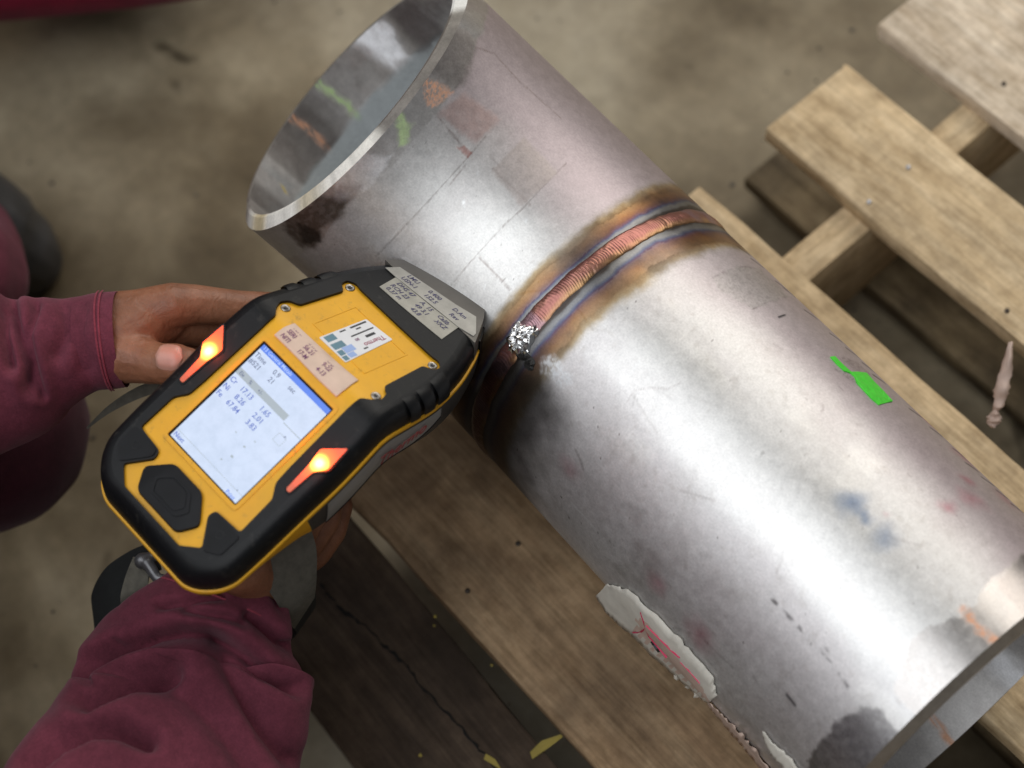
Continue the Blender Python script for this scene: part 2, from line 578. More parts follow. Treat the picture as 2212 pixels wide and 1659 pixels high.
def disc(name, x, y, z, r, mat, parent, h=0.0012, n=14):
    vs = [(math.cos(2 * math.pi * k / n) * r, math.sin(2 * math.pi * k / n) * r, 0) for k in range(n)]
    vs += [(v[0] * 0.75, v[1] * 0.75, h) for v in vs] + [(0, 0, h * 0.6)]
    fs = [(k, (k + 1) % n, n + (k + 1) % n, n + k) for k in range(n)] + [(n + k, n + (k + 1) % n, 2 * n) for k in range(n)]
    o = mesh_obj(name, vs, fs, mat, parent)
    o.location = (x, y, z)
    return o


def pal_of(px, py, z=ZD):
    v = FWD + (px - 1106) / FPX * RIGHT + (py - 829.5) / FPX * DOWN
    P = CAMP + v * (z - CAMP[2]) / v[2]
    c, s = math.cos(YAW), math.sin(YAW)
    return P[0] * c + P[1] * s, -P[0] * s + P[1] * c


for (px, py), bd, mt in (((1119, 1175), b_left, 'nailhead'), ((1010, 1277), b_left, 'nailhead'), ((1877, 437), b_b, 'nailpale'), ((1962, 362), b_b, 'nailpale'), ((2175, 672), b_b, 'nailhead'), ((2168, 182), b_c, 'nailhead')):
    x, y = pal_of(px, py)
    disc('nail', x - bd.location.x, y - bd.location.y, TB / 2 + 0.0002, 0.0015, M[mt], bd)

# dark cracked hardwood plank beside the pallet
ZT = ZD - 0.030
plank = thing('hardwood_plank', 'dark brown cracked hardwood plank lying beside the near side of the pallet', 'plank', (0, 0, ZF))
plank.rotation_euler = (0, 0, YAW - RAD(2.6))
hp = board('plank_body', -0.122, 0.55, -0.232, -0.1480, ZF + 0.0005, ZT, M['hard'], 31, plank, 0.0012)
# crack: a ragged dark split sunk along the top face
cr_px = [(688, 1262), (715, 1290), (745, 1322), (790, 1352), (830, 1392), (868, 1430), (900, 1470), (940, 1512), (985, 1560), (1030, 1612), (1062, 1650), (1090, 1690)]
cv, cf = [], []
rr = random.Random(5)
cr_f = []
for (a0, b0), (a1, b1) in zip(cr_px[:-1], cr_px[1:]):
    cr_f += [(a0 + (a1 - a0) * k / 5, b0 + (b1 - b0) * k / 5) for k in range(5)]
for i, (px, py) in enumerate(cr_f):
    v = FWD + (px - 1106) / FPX * RIGHT + (py - 829.5) / FPX * DOWN
    P = CAMP + v * (ZT + 0.0009 - CAMP[2]) / v[2]
    w = (0.30 + rr.random() ** 2 * 0.9) * 0.00085
    P = P + np.array([rr.uniform(-1, 1) * .0010, rr.uniform(-1, 1) * .0010, 0.0002])
    cv += [(P[0] - w, P[1] + w, P[2]), (P[0], P[1], P[2] + 0.0001), (P[0] + w, P[1] - w, P[2])]
    if i:
        a = 3 * (i - 1)
        cf += [(a, a + 1, a + 4, a + 3), (a + 1, a + 2, a + 5, a + 4)]
keep(mesh_obj('crack', cv, cf, M['crack'], None, False), plank)
ysp = []
yf = []
for (px, py, r) in [(940, 1332, 1.6), (938, 1352, 1.1), (1062, 1437, 1.2), (908, 1632, 1.8)]:
    v = FWD + (px - 1106) / FPX * RIGHT + (py - 829.5) / FPX * DOWN
    P = CAMP + v * (ZT + 0.0016 - CAMP[2]) / v[2]
    k0 = len(ysp)
    for k in range(8):
        q = r * (0.6 + 0.6 * rr.random()) * 0.0006
        ysp.append((P[0] + q * math.cos(k * math.pi / 4), P[1] + q * math.sin(k * math.pi / 4), P[2]))
    yf.append(tuple(range(k0, k0 + 8)))
for pts in ([(1145, 1625), (1150, 1640), (1190, 1612), (1216, 1592), (1212, 1586), (1170, 1600)], [(1045, 1640), (1085, 1665), (1070, 1640), (1050, 1628)]):
    k0 = len(ysp)
    for (px, py) in pts:
        v = FWD + (px - 1106) / FPX * RIGHT + (py - 829.5) / FPX * DOWN
        P = CAMP + v * (ZT + 0.0016 - CAMP[2]) / v[2]
        ysp.append(tuple(P))
    yf.append(tuple(range(k0, k0 + len(pts))))
for f in yf:
    keep(mesh_obj('paint_spot', [ysp[k] for k in f], [tuple(range(len(f)))], M['ypaint'], None, False), plank)

# ------------------------------------------------------------------ pipe, elbow, weld
R0, RI, XE = 0.0840, 0.0765, 0.2561
RB, AL, RHO, OX = 0.229, RAD(47.8), RAD(-21.5), 0.003
pipe_root = thing('welded_steel_pipe', 'bare stainless steel pipe with a welded elbow end lying on the pallet', 'steel pipe', (0, 0, 0))


def tube(r, th):
    return np.stack([0 * th, r * np.sin(th), r * np.cos(th)], -1)


def elbow_pts(s, th, r):
    c = np.stack([-RB * np.sin(s), 0 * s, RB * (1 - np.cos(s))], -1)
    n = np.stack([np.sin(s), 0 * s, np.cos(s)], -1)
    b = np.array([0.0, 1.0, 0.0])
    P = c + r[..., None] * (np.cos(th)[..., None] * n + np.sin(th)[..., None] * b)
    cr, sr = math.cos(RHO), math.sin(RHO)
    A = np.array([[1, 0, 0], [0, cr, sr], [0, -sr, cr]])
    return P @ A.T + np.array([OX, 0, 0])


def seg_dist(U, V, pts):
    d = np.full(U.shape, 1e9)
    if len(pts) == 1:
        return np.hypot(U - pts[0][0], V - pts[0][1])
    for (x0, y0), (x1, y1) in zip(pts[:-1], pts[1:]):
        dx, dy = x1 - x0, y1 - y0
        t = np.clip(((U - x0) * dx + (V - y0) * dy) / (dx * dx + dy * dy + 1e-9), 0, 1)
        d = np.minimum(d, np.hypot(U - x0 - t * dx, V - y0 - t * dy))
    return d


def in_poly(U, V, pts):
    ins = np.zeros(U.shape, bool)
    n = len(pts)
    for i in range(n):
        x0, y0 = pts[i]
        x1, y1 = pts[(i + 1) % n]
        c = ((y0 > V) != (y1 > V)) & (U < (x1 - x0) * (V - y0) / (y1 - y0 + 1e-12) + x0)
        ins ^= c
    return ins


def poly_mask(U, V, pts, soft):
    d = seg_dist(U, V, pts + [pts[0]])
    sd = np.where(in_poly(U, V, pts), -d, d)
    return 1 - sstep(-soft, soft, sd)


MD = R0 * math.pi / 180 * 1000                    # mm per degree on the outside


class Paint:
    """colour + roughness per vertex of a sheet; U along the axis in mm, T round it in degrees"""

    def __init__(self, U, T, base, rough):
        self.U, self.T, self.V = U, T, T * MD
        self.c = np.zeros(U.shape + (4,))
        self.c[..., :3] = base
        self.c[..., 3] = rough
        self.wob = lambda s, a, sd: (fbm(self.U / s + 40, self.V / s + 40, sd) - 0.5) * a

    def lay(self, mask, col, rough=None):
        m = np.clip(mask, 0, 1)[..., None]
        self.c[..., :3] = self.c[..., :3] * (1 - m) + np.array(col) * m
        if rough is not None:
            self.c[..., 3] = self.c[..., 3] * (1 - m[..., 0]) + rough * m[..., 0]

    def mul(self, mask, f):
        m = np.clip(mask, 0, 1)[..., None]
        self.c[..., :3] *= 1 - m + m * np.array(f)

    def conv(self, pts):
        return [(u, t * MD) for u, t in pts]

    def stroke(self, pts, w, soft, col, rough=None, amt=1.0, wob=0.0, seed=3):
        d = seg_dist(self.U, self.V, self.conv(pts))
        if wob:
            d = d + self.wob(wob * 2, wob * 2.2, seed)
        m = (1 - sstep(w - soft, w + soft, d)) * amt
        if w > 1.5 and soft < 3:
            m = m * (0.30 + 0.70 * sstep(0.36, 0.60, fbm(self.U / 1.5, self.V / 1.1, seed + 40, 3)))
        self.lay(m, col, rough)

    def poly(self, pts, soft, col, rough=None, amt=1.0, wob=0.0, seed=3, grain=0.0):
        U = self.U + self.wob(1.2, 1.6, seed + 70)
        V = self.V + self.wob(1.3, 1.6, seed + 71)
        if wob:
            U = U + self.wob(wob * 2.5, wob * 2.5, seed)
            V = V + self.wob(wob * 2.5, wob * 2.5, seed + 9)
        m = poly_mask(U, V, self.conv(pts), soft) * amt
        m = m * (0.82 + 0.18 * sstep(0.32, 0.60, fbm(self.U / 2.6, self.V / 2.2, seed + 50, 4)))
        if grain:
            m = m * sstep(grain - 0.22, grain + 0.22, fbm(self.U / 0.9, self.V / 0.9, seed + 20, 3))
        self.lay(m, col, rough)


def heat(p, d, side):
    """temper colours beside the weld; d = mm from the bead centre"""
    d = d + p.wob(34, 5.5, 60) + p.wob(9, 3.2, 61) + p.wob(2.2, 2.0, 66) * sstep(9, 16, d)
    if side == 'elbow':
        xs = [0, 5.4, 7.6, 8.6, 10.4, 12.2, 13.4, 15.0, 18.0, 22.5, 26.5, 32.0]
    else:
        xs = [0, 5.2, 6.2, 7.2, 9.0, 10.8, 12.0, 13.4, 16.2, 20.0, 23.0, 28.0]
    cs = [(.03, .022, .018), (.03, .022, .018), (.05, .04, .034), (.15, .15, .15), (.19, .19, .19), (.070, .080, .135),
          (.085, .040, .065), (.125, .042, .018), (.205, .088, .020), (.235, .128, .040), (.37, .275, .150), (.58, .55, .51)]
    col = np.stack([np.interp(d, xs, [c[k] for c in cs]) for k in range(3)], -1)
    m = 1 - sstep(xs[-2] - 1, xs[-1] + 1, d)
    hot = 0.75 + 0.25 * fbm(p.U / 30, p.V / 30, 71)
    m = (m * hot)[..., None]
    dk = (0.55 + 0.45 * sstep(0.34, 0.60, fbm(p.U / 18, p.V / 22, 75)))[..., None]
    col = col * np.where((d > xs[6])[..., None], dk, 1.0)
    m = np.where((d < xs[6])[..., None], np.maximum(m, 0.97), m)
    p.c[..., :3] = p.c[..., :3] * (1 - m) + col * m
    p.c[..., 3] = np.where(d < xs[9], 0.36, p.c[..., 3])


def base_steel(p, seed):
    n1 = fbm(p.U / 55, p.V / 55, seed)
    n2 = fbm(p.U / 16, p.V / 16, seed + 5)
    n3 = fbm(p.U / 3.2, p.V / 3.2, seed + 8)
    p.lay(sstep(0.45, 0.72, n1) * 0.35, (0.56, 0.51, 0.515))
    p.lay(sstep(0.50, 0.75, n2) * 0.25, (0.52, 0.495, 0.48))
    p.lay(sstep(0.55, 0.8, fbm(p.U / 40 + 9, p.V / 24 + 4, seed + 2)) * 0.5, (0.64, 0.63, 0.61), 0.36)
    p.mul(sstep(0.62, 0.8, n3), (0.90, 0.89, 0.88))
    # pits and dark specks
    sp = vnoise(p.U / 1.5, p.V / 1.5, seed + 12) * vnoise(p.U / 0.9 + 7, p.V / 0.9, seed + 13)
    p.mul(sstep(0.86, 0.93, sp), (0.25, 0.23, 0.22))
    sp2 = vnoise(p.U / 2.6, p.V / 2.6, seed + 30)
    p.mul(sstep(0.972, 0.99, sp2), (0.3, 0.28, 0.27))
    # faint scratches round and along
    for k in range(26):
        rs = random.Random(seed * 100 + k)
        u0, t0 = rs.uniform(p.U.min(), p.U.max()), rs.uniform(-75, 75)
        a = rs.choice([0, 0, 1.57, 0.7, 2.4]) + rs.uniform(-0.3, 0.3)
        L = rs.uniform(4, 26)
        d = seg_dist(p.U, p.V, [(u0, t0 * MD), (u0 + L * math.cos(a) * 0.5 + 1, t0 * MD + L * math.sin(a) * 0.55), (u0 + L * math.cos(a), t0 * MD + L * math.sin(a))])
        w = rs.uniform(0.15, 0.35)
        dk = rs.random() < 0.6
        p.lay((1 - sstep(w, w + 0.6, d)) * rs.uniform(0.2, 0.5), (0.20, 0.17, 0.16) if dk else (0.8, 0.8, 0.8))


NT = 620
TH = np.linspace(-180, 180, NT, endpoint=False)
# ---- straight length
u = np.linspace(0.0, XE * 1000 - 4.0, 360)
U, T = np.meshgrid(u, TH, indexing='ij')
p = Paint(U, T, (0.66, 0.65, 0.645), 0.54)
base_steel(p, 200)
ang = T
p.lay(sstep(8, 36, ang + p.wob(40, 24, 90) / MD) * (0.7 + 0.4 * fbm(U / 30, p.V / 30, 88)), (0.47, 0.405, 0.425), 0.54)  # far flank mauve: tone reflected from the floor painted into the steel
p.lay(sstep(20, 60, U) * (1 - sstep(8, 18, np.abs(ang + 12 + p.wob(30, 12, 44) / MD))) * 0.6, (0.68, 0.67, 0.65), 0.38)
# end ground band
eb = [(239.4, -27.5), (233.0, -19.9), (228.6, -12.3), (229.0, -7.8), (235.1, 1.4), (235.5, 8.4), (231.0, 16.0), (231, 90), (262, 90), (262, -27.5)]
p.poly(eb, 0.8, (0.47, 0.44, 0.42), 0.30, 0.85, 1.2, 5)
p.poly([(236, 17), (231, 30), (231, 95), (262, 95), (262, 17)], 1.0, (0.38, 0.345, 0.33), 0.28, 0.8, 2.0, 6)
p.poly([(233.4, -37.9), (242.8, -33.6), (259, -35.0), (259, -100), (238, -100), (233.0, -66.8), (230.4, -58.5), (230.2, -46.7)], 1.2, (0.23, 0.22, 0.22), 0.36, 0.92, 2.6, 8)  # ground patch, its dark reflection painted into the colour
p.poly([(234.4, -38.9), (242.8, -36.1), (259, -36.4), (259, -70), (235.5, -66.8), (231.2, -46.7)], 2.5, (0.50, 0.49, 0.50), 0.2, 0.6, 2.0, 9, 0.53)
heat(p, U, 'pipe')
# soot down the near side of the weld, with dark reflection painted in
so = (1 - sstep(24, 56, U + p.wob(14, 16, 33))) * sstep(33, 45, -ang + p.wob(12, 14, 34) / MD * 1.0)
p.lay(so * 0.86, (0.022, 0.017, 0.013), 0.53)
p.stroke([(20.5, -34.6), (30.6, -34.8)], 4.0, 2.2, (0.72, 0.74, 0.76), 0.33, 0.75, 2.0, 12)
p.stroke([(174.9, -34.6), (186.0, -34.4), (191.4, -34.7), (199.9, -34.5), (212.4, -34.8), (223.0, -36.3)], 0.15, 0.75, (0.12, 0.11, 0.11), 0.5, 0.75, 1.6, 14)
for q in ((175.5, -34.6), (191.6, -34.7), (222, -36.2), (206, -33.0)):
    p.stroke([q, (q[0] + 1.5, q[1])], 0.7, 0.6, (0.10, 0.09, 0.09), 0.5, 0.7, 1.0, 16)
p.stroke([(206.6, -53.7), (212.0, -54.1)], 0.7, 0.7, (0.06, 0.055, 0.06), 0.5, 0.9)
p.stroke([(234.8, 4.0), (244.1, 3.1), (249.1, 4.4), (254.3, 4.8)], 2.1, 1.6, (0.75, 0.36, 0.19), 0.7, 0.75, 1.8, 17)
for q, r in (((166.8, 3.2), 7), ((188.8, 3.2), 7), ((178, 2.5), 4)):
    p.stroke([q], r * 0.55, r * 0.95, (0.17, 0.23, 0.34), 0.50, 0.85, 5, 18)
for q, r, a in (((181.1, 8.5), 4, .5), ((195.8, 26.4), 6, .75), ((188.9, 45.0), 6, .7), ((197.0, 38), 8, .45), ((175, 62), 9, .4), ((150, 66), 10, .5), ((205, 58), 9, .4), ((128, -62), 8, .4), ((158, -64), 10, .5), ((60, -57), 8, .35)):
    p.stroke([q], r * 0.3, r, (0.46, 0.12, 0.17), 0.55, min(1, a * 1.35), 5, 19)
for q in ((221.3, 0.5), (223, -0.6)):
    p.stroke([q, (q[0] + 12, q[1] + .7)], 0.12, 0.35, (0.9, 0.9, 0.9), 0.3, 0.8)
p.poly([(39.5, 27.3), (38.2, 42.2), (40.1, 55.2), (60.7, 56.5), (64.1, 36.7), (64.4, 29.7), (47.1, 25.7)], 0.7, (0.24, 0.21, 0.21), 0.5, 0.75, 1.5, 25, 0.60)
p.poly([(39.5, 27.3), (38.2, 42.2), (40.1, 55.2), (60.7, 56.5), (64.1, 36.7), (64.4, 29.7), (47.1, 25.7)], 0.7, (0.47, 0.45, 0.44), 0.5, 0.5, 1.5, 25)
p.stroke([(39.5, 27.3), (38.2, 42.2), (40.1, 53)], 0.15, 0.5, (0.2, 0.17, 0.17), None, 0.5, 1.0, 26)
p.stroke([(64.1, 29.7), (61.5, 55)], 0.15, 0.5, (0.2, 0.17, 0.17), None, 0.6, 1.0, 27)
p.stroke([(73.3, 36.5), (73.1, 40.4)], 0.5, 0.4, (0.03, 0.03, 0.035), 0.5, 1)
p.stroke([(62.8, -24.6), (61.2, -20.5), (65.9, -16.0), (72.1, -12.6), (74.1, -8.1)], 0.1, 0.6, (0.30, 0.26, 0.25), None, 0.7)
p.stroke([(66.3, -24.6), (63, -21)], 0.2, 0.8, (0.33, 0.31, 0.30), None, 0.6)
# stencilled marking seen almost edge on along the far flank
for k, q in enumerate((24, 33, 50, 55, 72, 89, 99.5, 110, 119, 143, 156, 170, 180, 189.5, 198, 207, 219, 232)):
    p.stroke([(q - 1.0, 57.0 + (k * 37 % 4)), (q + 4.2, 61.5 + (k * 53 % 4))], 0.75, 0.4, (0.03, 0.028, 0.03), 0.5, 0.95)
p.poly([(104, 45), (115, 47), (120, 55), (108, 55)], 1.0, (0.28, 0.24, 0.24), 0.5, 0.7, 1.5, 28, 0.5)
p.poly([(110, 37), (116, 38), (121, 41), (114, 41)], 0.6, (0.22, 0.2, 0.2), 0.5, 0.8, 1.2, 29, 0.55)


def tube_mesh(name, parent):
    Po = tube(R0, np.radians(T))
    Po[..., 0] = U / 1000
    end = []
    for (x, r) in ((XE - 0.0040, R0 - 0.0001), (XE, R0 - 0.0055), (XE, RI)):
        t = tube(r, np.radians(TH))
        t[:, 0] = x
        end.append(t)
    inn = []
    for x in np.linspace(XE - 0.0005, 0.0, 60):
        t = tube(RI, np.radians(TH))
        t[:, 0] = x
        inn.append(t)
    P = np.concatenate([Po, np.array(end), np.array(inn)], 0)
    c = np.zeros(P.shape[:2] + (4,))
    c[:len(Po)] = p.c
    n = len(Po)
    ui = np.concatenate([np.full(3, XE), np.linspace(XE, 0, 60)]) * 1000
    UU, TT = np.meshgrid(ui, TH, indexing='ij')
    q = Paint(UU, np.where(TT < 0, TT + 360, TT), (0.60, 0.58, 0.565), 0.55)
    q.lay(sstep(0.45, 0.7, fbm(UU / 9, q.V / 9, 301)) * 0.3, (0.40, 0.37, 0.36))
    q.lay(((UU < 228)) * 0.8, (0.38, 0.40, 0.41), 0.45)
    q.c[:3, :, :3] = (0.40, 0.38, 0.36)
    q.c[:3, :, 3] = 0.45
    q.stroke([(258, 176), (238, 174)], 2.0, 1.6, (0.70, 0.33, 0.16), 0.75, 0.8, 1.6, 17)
    q.stroke([(258, 141), (240, 141)], 6, 5, (0.93, 0.93, 0.95), 0.72, 0.9, 3, 41)  # highlight inside the bore painted as a near-white streak
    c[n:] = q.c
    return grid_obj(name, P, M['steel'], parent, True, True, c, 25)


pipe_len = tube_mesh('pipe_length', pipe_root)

# ---- elbow
arc = RB * AL * 1000
u = np.linspace(0.0, arc - 4.0, 250)
U, T = np.meshgrid(u, TH, indexing='ij')
p = Paint(U, T, (0.66, 0.65, 0.635), 0.54)
base_steel(p, 240)
ang = T
p.lay(sstep(10, 42, ang + p.wob(40, 24, 91) / MD) * 0.95, (0.46, 0.395, 0.415), 0.52)  # same floor-reflection mauve painted on the elbow's far flank
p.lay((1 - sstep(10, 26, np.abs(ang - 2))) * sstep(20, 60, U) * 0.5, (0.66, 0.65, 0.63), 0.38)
p.lay(sstep(32, 70, -ang) * 0.75, (0.36, 0.31, 0.285))  # near flank darkened: reflection of dark surroundings painted in
p.poly([(160.0, 32.5), (128.2, 34.5), (130.1, 22.0), (165.8, 20.5)], 2, (0.50, 0.37, 0.35), None, 0.8, 1, 51)
for a in ([(128.2, 26), (127.5, 0), (127.3, -30)], [(72.3, -18), (73.3, 9.5), (72.3, 17.0), (75.2, 40)]):
    p.stroke(a, 0.35, 0.55, (0.20, 0.165, 0.15), None, 0.55, 0.6, 93)
for a in ([(108.9, 20.0), (70.4, 19.5)], [(70.4, -4.5), (35.7, -5.0)], [(170.6, 50.0), (158.1, 54.5), (135.9, 53.0), (100, 54)], [(165, 20), (132, 18)], [(124, 6), (125.3, 14.5)]):
    p.stroke(a, 0.35, 0.6, (0.27, 0.22, 0.205), None, 0.7, 0.6, 94)
p.poly([(108, 19), (74, 17), (74, 35), (108, 36)], 1.0, (0.47, 0.415, 0.395), None, 0.75, 0.5, 52)
p.poly([(139.8, 16.5), (135.9, 18.5), (128.2, 18.5), (128.2, 16.5)], 0.7, (0.46, 0.22, 0.19), None, 0.7, 1.0, 53)
for q in ((128, 18.5), (128, 17)):
    p.stroke([q], 0.8, 0.7, (0.3, 0.12, 0.1), None, 0.7)
for q in ((114, 15), (105, 4), (62, 14), (50, -11)):
    p.stroke([q, (q[0] + 3, q[1] + 1.2)], 0.2, 0.7, (0.85, 0.86, 0.86), 0.3, 0.7, 1.0, 54)
# ground band at the mouth
gb = [(162.0, -100), (162.0, -39.5), (171.0, -21.5), (166.8, -9.0), (165.8, -2.0), (166.8, 8.5), (166.8, 21.0), (166.8, 35.5), (171.6, 53.0), (172.5, 100), (200, 100), (200, -100)]
p.poly(gb, 0.8, (0.53, 0.51, 0.49), 0.40, 0.8, 1.2, 55)
p.poly([(189.9, -45.5), (187.0, -26.5), (182.2, -24.5), (170.0, -21.0), (164.9, -27.5), (167.7, -38.0), (161.9, -40.5), (160.0, -47.5), (164.8, -53.0), (180, -52)], 2.6, (0.095, 0.065, 0.045), 0.45, 0.85, 1.4, 56)
p.poly([(182.2, -43.0), (166.8, -39.0), (161.0, -42.5), (166.7, -49.5)], 1.5, (0.030, 0.022, 0.016), 0.5, 0.75, 1.2, 57)
p.poly([(191.8, -17.0), (189.9, -5.0), (170.6, 0.5), (165.8, -9.0), (169.6, -19.0), (180.2, -23.5)], 2.2, (0.80, 0.80, 0.81), 0.50, 0.85, 2.5, 58)  # lit part of the ground band painted as a whitish patch
p.poly([(184, -18), (172, -13), (168, -20), (178, -24)], 2.5, (0.32, 0.32, 0.38), 0.3, 0.5, 2.5, 62)
p.poly([(191.8, 48.5), (171.6, 53.0), (163.0, 36.5), (166, 31), (189.9, 29.5)], 2.6, (0.31, 0.28, 0.265), 0.36, 0.75, 1.2, 59)
p.poly([(189.9, 60.0), (177.4, 68.0), (170.6, 59.5), (173.5, 53.5), (189.0, 52.0)], 2.0, (0.66, 0.66, 0.67), 0.3, 0.7, 2.5, 60)
p.poly([(189.0, 11.0), (186.1, 13.0), (174.5, 11.5), (168.7, 7.5), (172, 4.5), (178, 6)], 1.5, (0.40, 0.56, 0.24), 0.68, 0.75, 2.0, 63)
p.poly([(190.0, 25.0), (180.3, 29.5), (166.8, 30.5), (166.8, 26.5), (170.6, 20.5), (180.3, 21.5)], 1.2, (0.52, 0.24, 0.12), 0.75, 0.85, 2.2, 64, 0.40)
heat(p, np.maximum(U - 3.0, 0), 'elbow')
so = (1 - sstep(16, 40, U + p.wob(14, 12, 35))) * sstep(33, 46, -ang + p.wob(12, 12, 36) / MD)  # elbow side: soot together with the dark reflection put into the colour
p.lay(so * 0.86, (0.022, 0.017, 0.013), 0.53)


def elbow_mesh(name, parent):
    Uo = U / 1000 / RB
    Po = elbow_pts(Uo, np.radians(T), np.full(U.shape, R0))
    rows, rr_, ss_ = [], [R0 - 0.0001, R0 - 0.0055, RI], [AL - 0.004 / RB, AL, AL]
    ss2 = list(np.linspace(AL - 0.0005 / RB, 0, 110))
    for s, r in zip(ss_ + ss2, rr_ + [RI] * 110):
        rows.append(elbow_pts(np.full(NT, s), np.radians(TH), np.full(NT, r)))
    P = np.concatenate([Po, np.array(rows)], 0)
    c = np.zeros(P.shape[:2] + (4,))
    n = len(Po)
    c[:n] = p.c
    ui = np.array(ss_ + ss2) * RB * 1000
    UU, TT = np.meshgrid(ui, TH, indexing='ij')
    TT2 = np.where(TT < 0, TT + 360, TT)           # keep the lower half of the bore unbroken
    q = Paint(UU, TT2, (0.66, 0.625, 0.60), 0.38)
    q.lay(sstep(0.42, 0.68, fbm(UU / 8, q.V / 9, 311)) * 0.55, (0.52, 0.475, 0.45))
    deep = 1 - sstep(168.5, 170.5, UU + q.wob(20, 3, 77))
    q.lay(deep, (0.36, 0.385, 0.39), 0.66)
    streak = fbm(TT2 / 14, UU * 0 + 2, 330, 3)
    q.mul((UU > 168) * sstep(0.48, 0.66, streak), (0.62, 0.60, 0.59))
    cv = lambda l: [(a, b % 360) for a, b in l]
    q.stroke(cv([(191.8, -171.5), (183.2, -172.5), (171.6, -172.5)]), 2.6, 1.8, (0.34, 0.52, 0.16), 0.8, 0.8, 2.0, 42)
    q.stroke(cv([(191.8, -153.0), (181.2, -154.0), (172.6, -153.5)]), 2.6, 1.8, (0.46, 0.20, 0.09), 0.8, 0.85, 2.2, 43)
    q.poly(cv([(194, 167), (194, 150.5), (184.1, 149.5), (170.6, 153.0), (171.5, 161.5), (184.1, 165.0)]), 4.5, (0.95, 0.95, 0.97), 0.75, 1.0, 3.0, 44)  # bright reflection in the bore painted as a white patch
    q.poly(cv([(194, 143.0), (188.0, 124), (182.2, 106.0), (169, 132.5), (169, 148.5), (184.1, 147.0)]), 4.5, (0.24, 0.20, 0.20), 0.28, 0.8, 2.4, 45)  # dark reflection beside it, also painted into the colour
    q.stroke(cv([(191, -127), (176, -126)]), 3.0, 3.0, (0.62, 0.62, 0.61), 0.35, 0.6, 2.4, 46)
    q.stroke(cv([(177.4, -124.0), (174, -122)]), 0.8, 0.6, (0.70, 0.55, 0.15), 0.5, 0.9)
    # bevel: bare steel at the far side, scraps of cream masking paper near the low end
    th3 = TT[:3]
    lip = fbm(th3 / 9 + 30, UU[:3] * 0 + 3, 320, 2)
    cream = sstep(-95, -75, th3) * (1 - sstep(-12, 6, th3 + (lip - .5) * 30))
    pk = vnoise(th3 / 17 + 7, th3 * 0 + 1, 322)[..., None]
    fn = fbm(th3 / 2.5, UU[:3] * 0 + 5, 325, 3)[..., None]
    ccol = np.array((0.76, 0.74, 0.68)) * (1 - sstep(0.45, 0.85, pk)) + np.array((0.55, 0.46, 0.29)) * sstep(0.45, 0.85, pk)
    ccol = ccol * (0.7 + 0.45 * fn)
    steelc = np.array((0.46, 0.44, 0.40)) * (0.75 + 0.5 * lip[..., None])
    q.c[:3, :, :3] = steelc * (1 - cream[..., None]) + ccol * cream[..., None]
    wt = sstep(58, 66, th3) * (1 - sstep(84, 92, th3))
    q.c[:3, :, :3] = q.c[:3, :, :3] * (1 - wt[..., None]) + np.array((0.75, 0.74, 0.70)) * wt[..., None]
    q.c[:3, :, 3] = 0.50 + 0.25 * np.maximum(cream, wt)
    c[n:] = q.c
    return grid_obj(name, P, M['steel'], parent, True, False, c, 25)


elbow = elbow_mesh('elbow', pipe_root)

# ---- weld bead: ripples laid as overlapping crescents
nb, mb = 3000, 17
tb = np.linspace(-180, 180, nb, endpoint=False)
wx = np.linspace(-1, 1, mb)
X, Tb = np.meshgrid(wx, tb, indexing='ij')
arcmm = Tb * MD
ph = (arcmm + 1.3 * (X ** 2) * 1.6 + (fbm(arcmm / 6, X * 0.5 + 3, 401, 2) - 0.5) * 3.4) / 1.5
rip = np.abs(np.sin(math.pi * ph)) ** 0.7
wv = 1 + 0.13 * (fbm(arcmm / 7, X * 0 + 2, 402, 2) - 0.5) * 2
hgt = np.maximum(0, 1 - X ** 2) ** 0.6 * 1.0 + rip * 0.11 * (1 - X ** 4) - 0.25
hgt += (fbm(arcmm / 3, X * 2 + 5, 405, 2) - 0.5) * 0.3
P = np.stack([(X * 5.3 * wv) / 1000, (R0 + hgt / 1000) * np.sin(np.radians(Tb)), (R0 + hgt / 1000) * np.cos(np.radians(Tb))], -1)
pc = np.zeros(P.shape[:2] + (4,))
k1 = fbm(arcmm / 9, X + 9, 410)
pink, gold, plum = np.array([0.30, 0.128, 0.108]), np.array([0.38, 0.225, 0.11]), np.array([0.30, 0.19, 0.22])
col = pink + (gold - pink) * (np.clip(sstep(0.05, 0.9, X) * 0.9 + (k1 - .5), 0, 1))[..., None]
col = col + (plum - col) * (sstep(0.50, 0.72, fbm(arcmm / 14 + 3, X * .3, 412)))[..., None] * 0.8
col = col * (0.84 + 0.22 * rip[..., None])
soot_shade = sstep(38, 52, -Tb + (k1 - .5) * 20)[..., None]  # soot and dark reflection both painted onto the bead
col = col * (1 - 0.78 * soot_shade)
col = col * (1 - 0.6 * sstep(0.80, 1.0, np.abs(X))[..., None])
pc[..., :3] = col
pc[..., 3] = 0.32
grid_obj('weld_bead', np.transpose(P, (1, 0, 2)), M['steel'], pipe_root, False, False, np.transpose(pc, (1, 0, 2)))


def pipe_pt(x, deg, h=0.0):
    a = RAD(deg)
    return np.array([x / 1000, (R0 + h) * math.sin(a), (R0 + h) * math.cos(a)])


# ---- bright crumpled lump on the bead and charred flake under it
rs = random.Random(12)


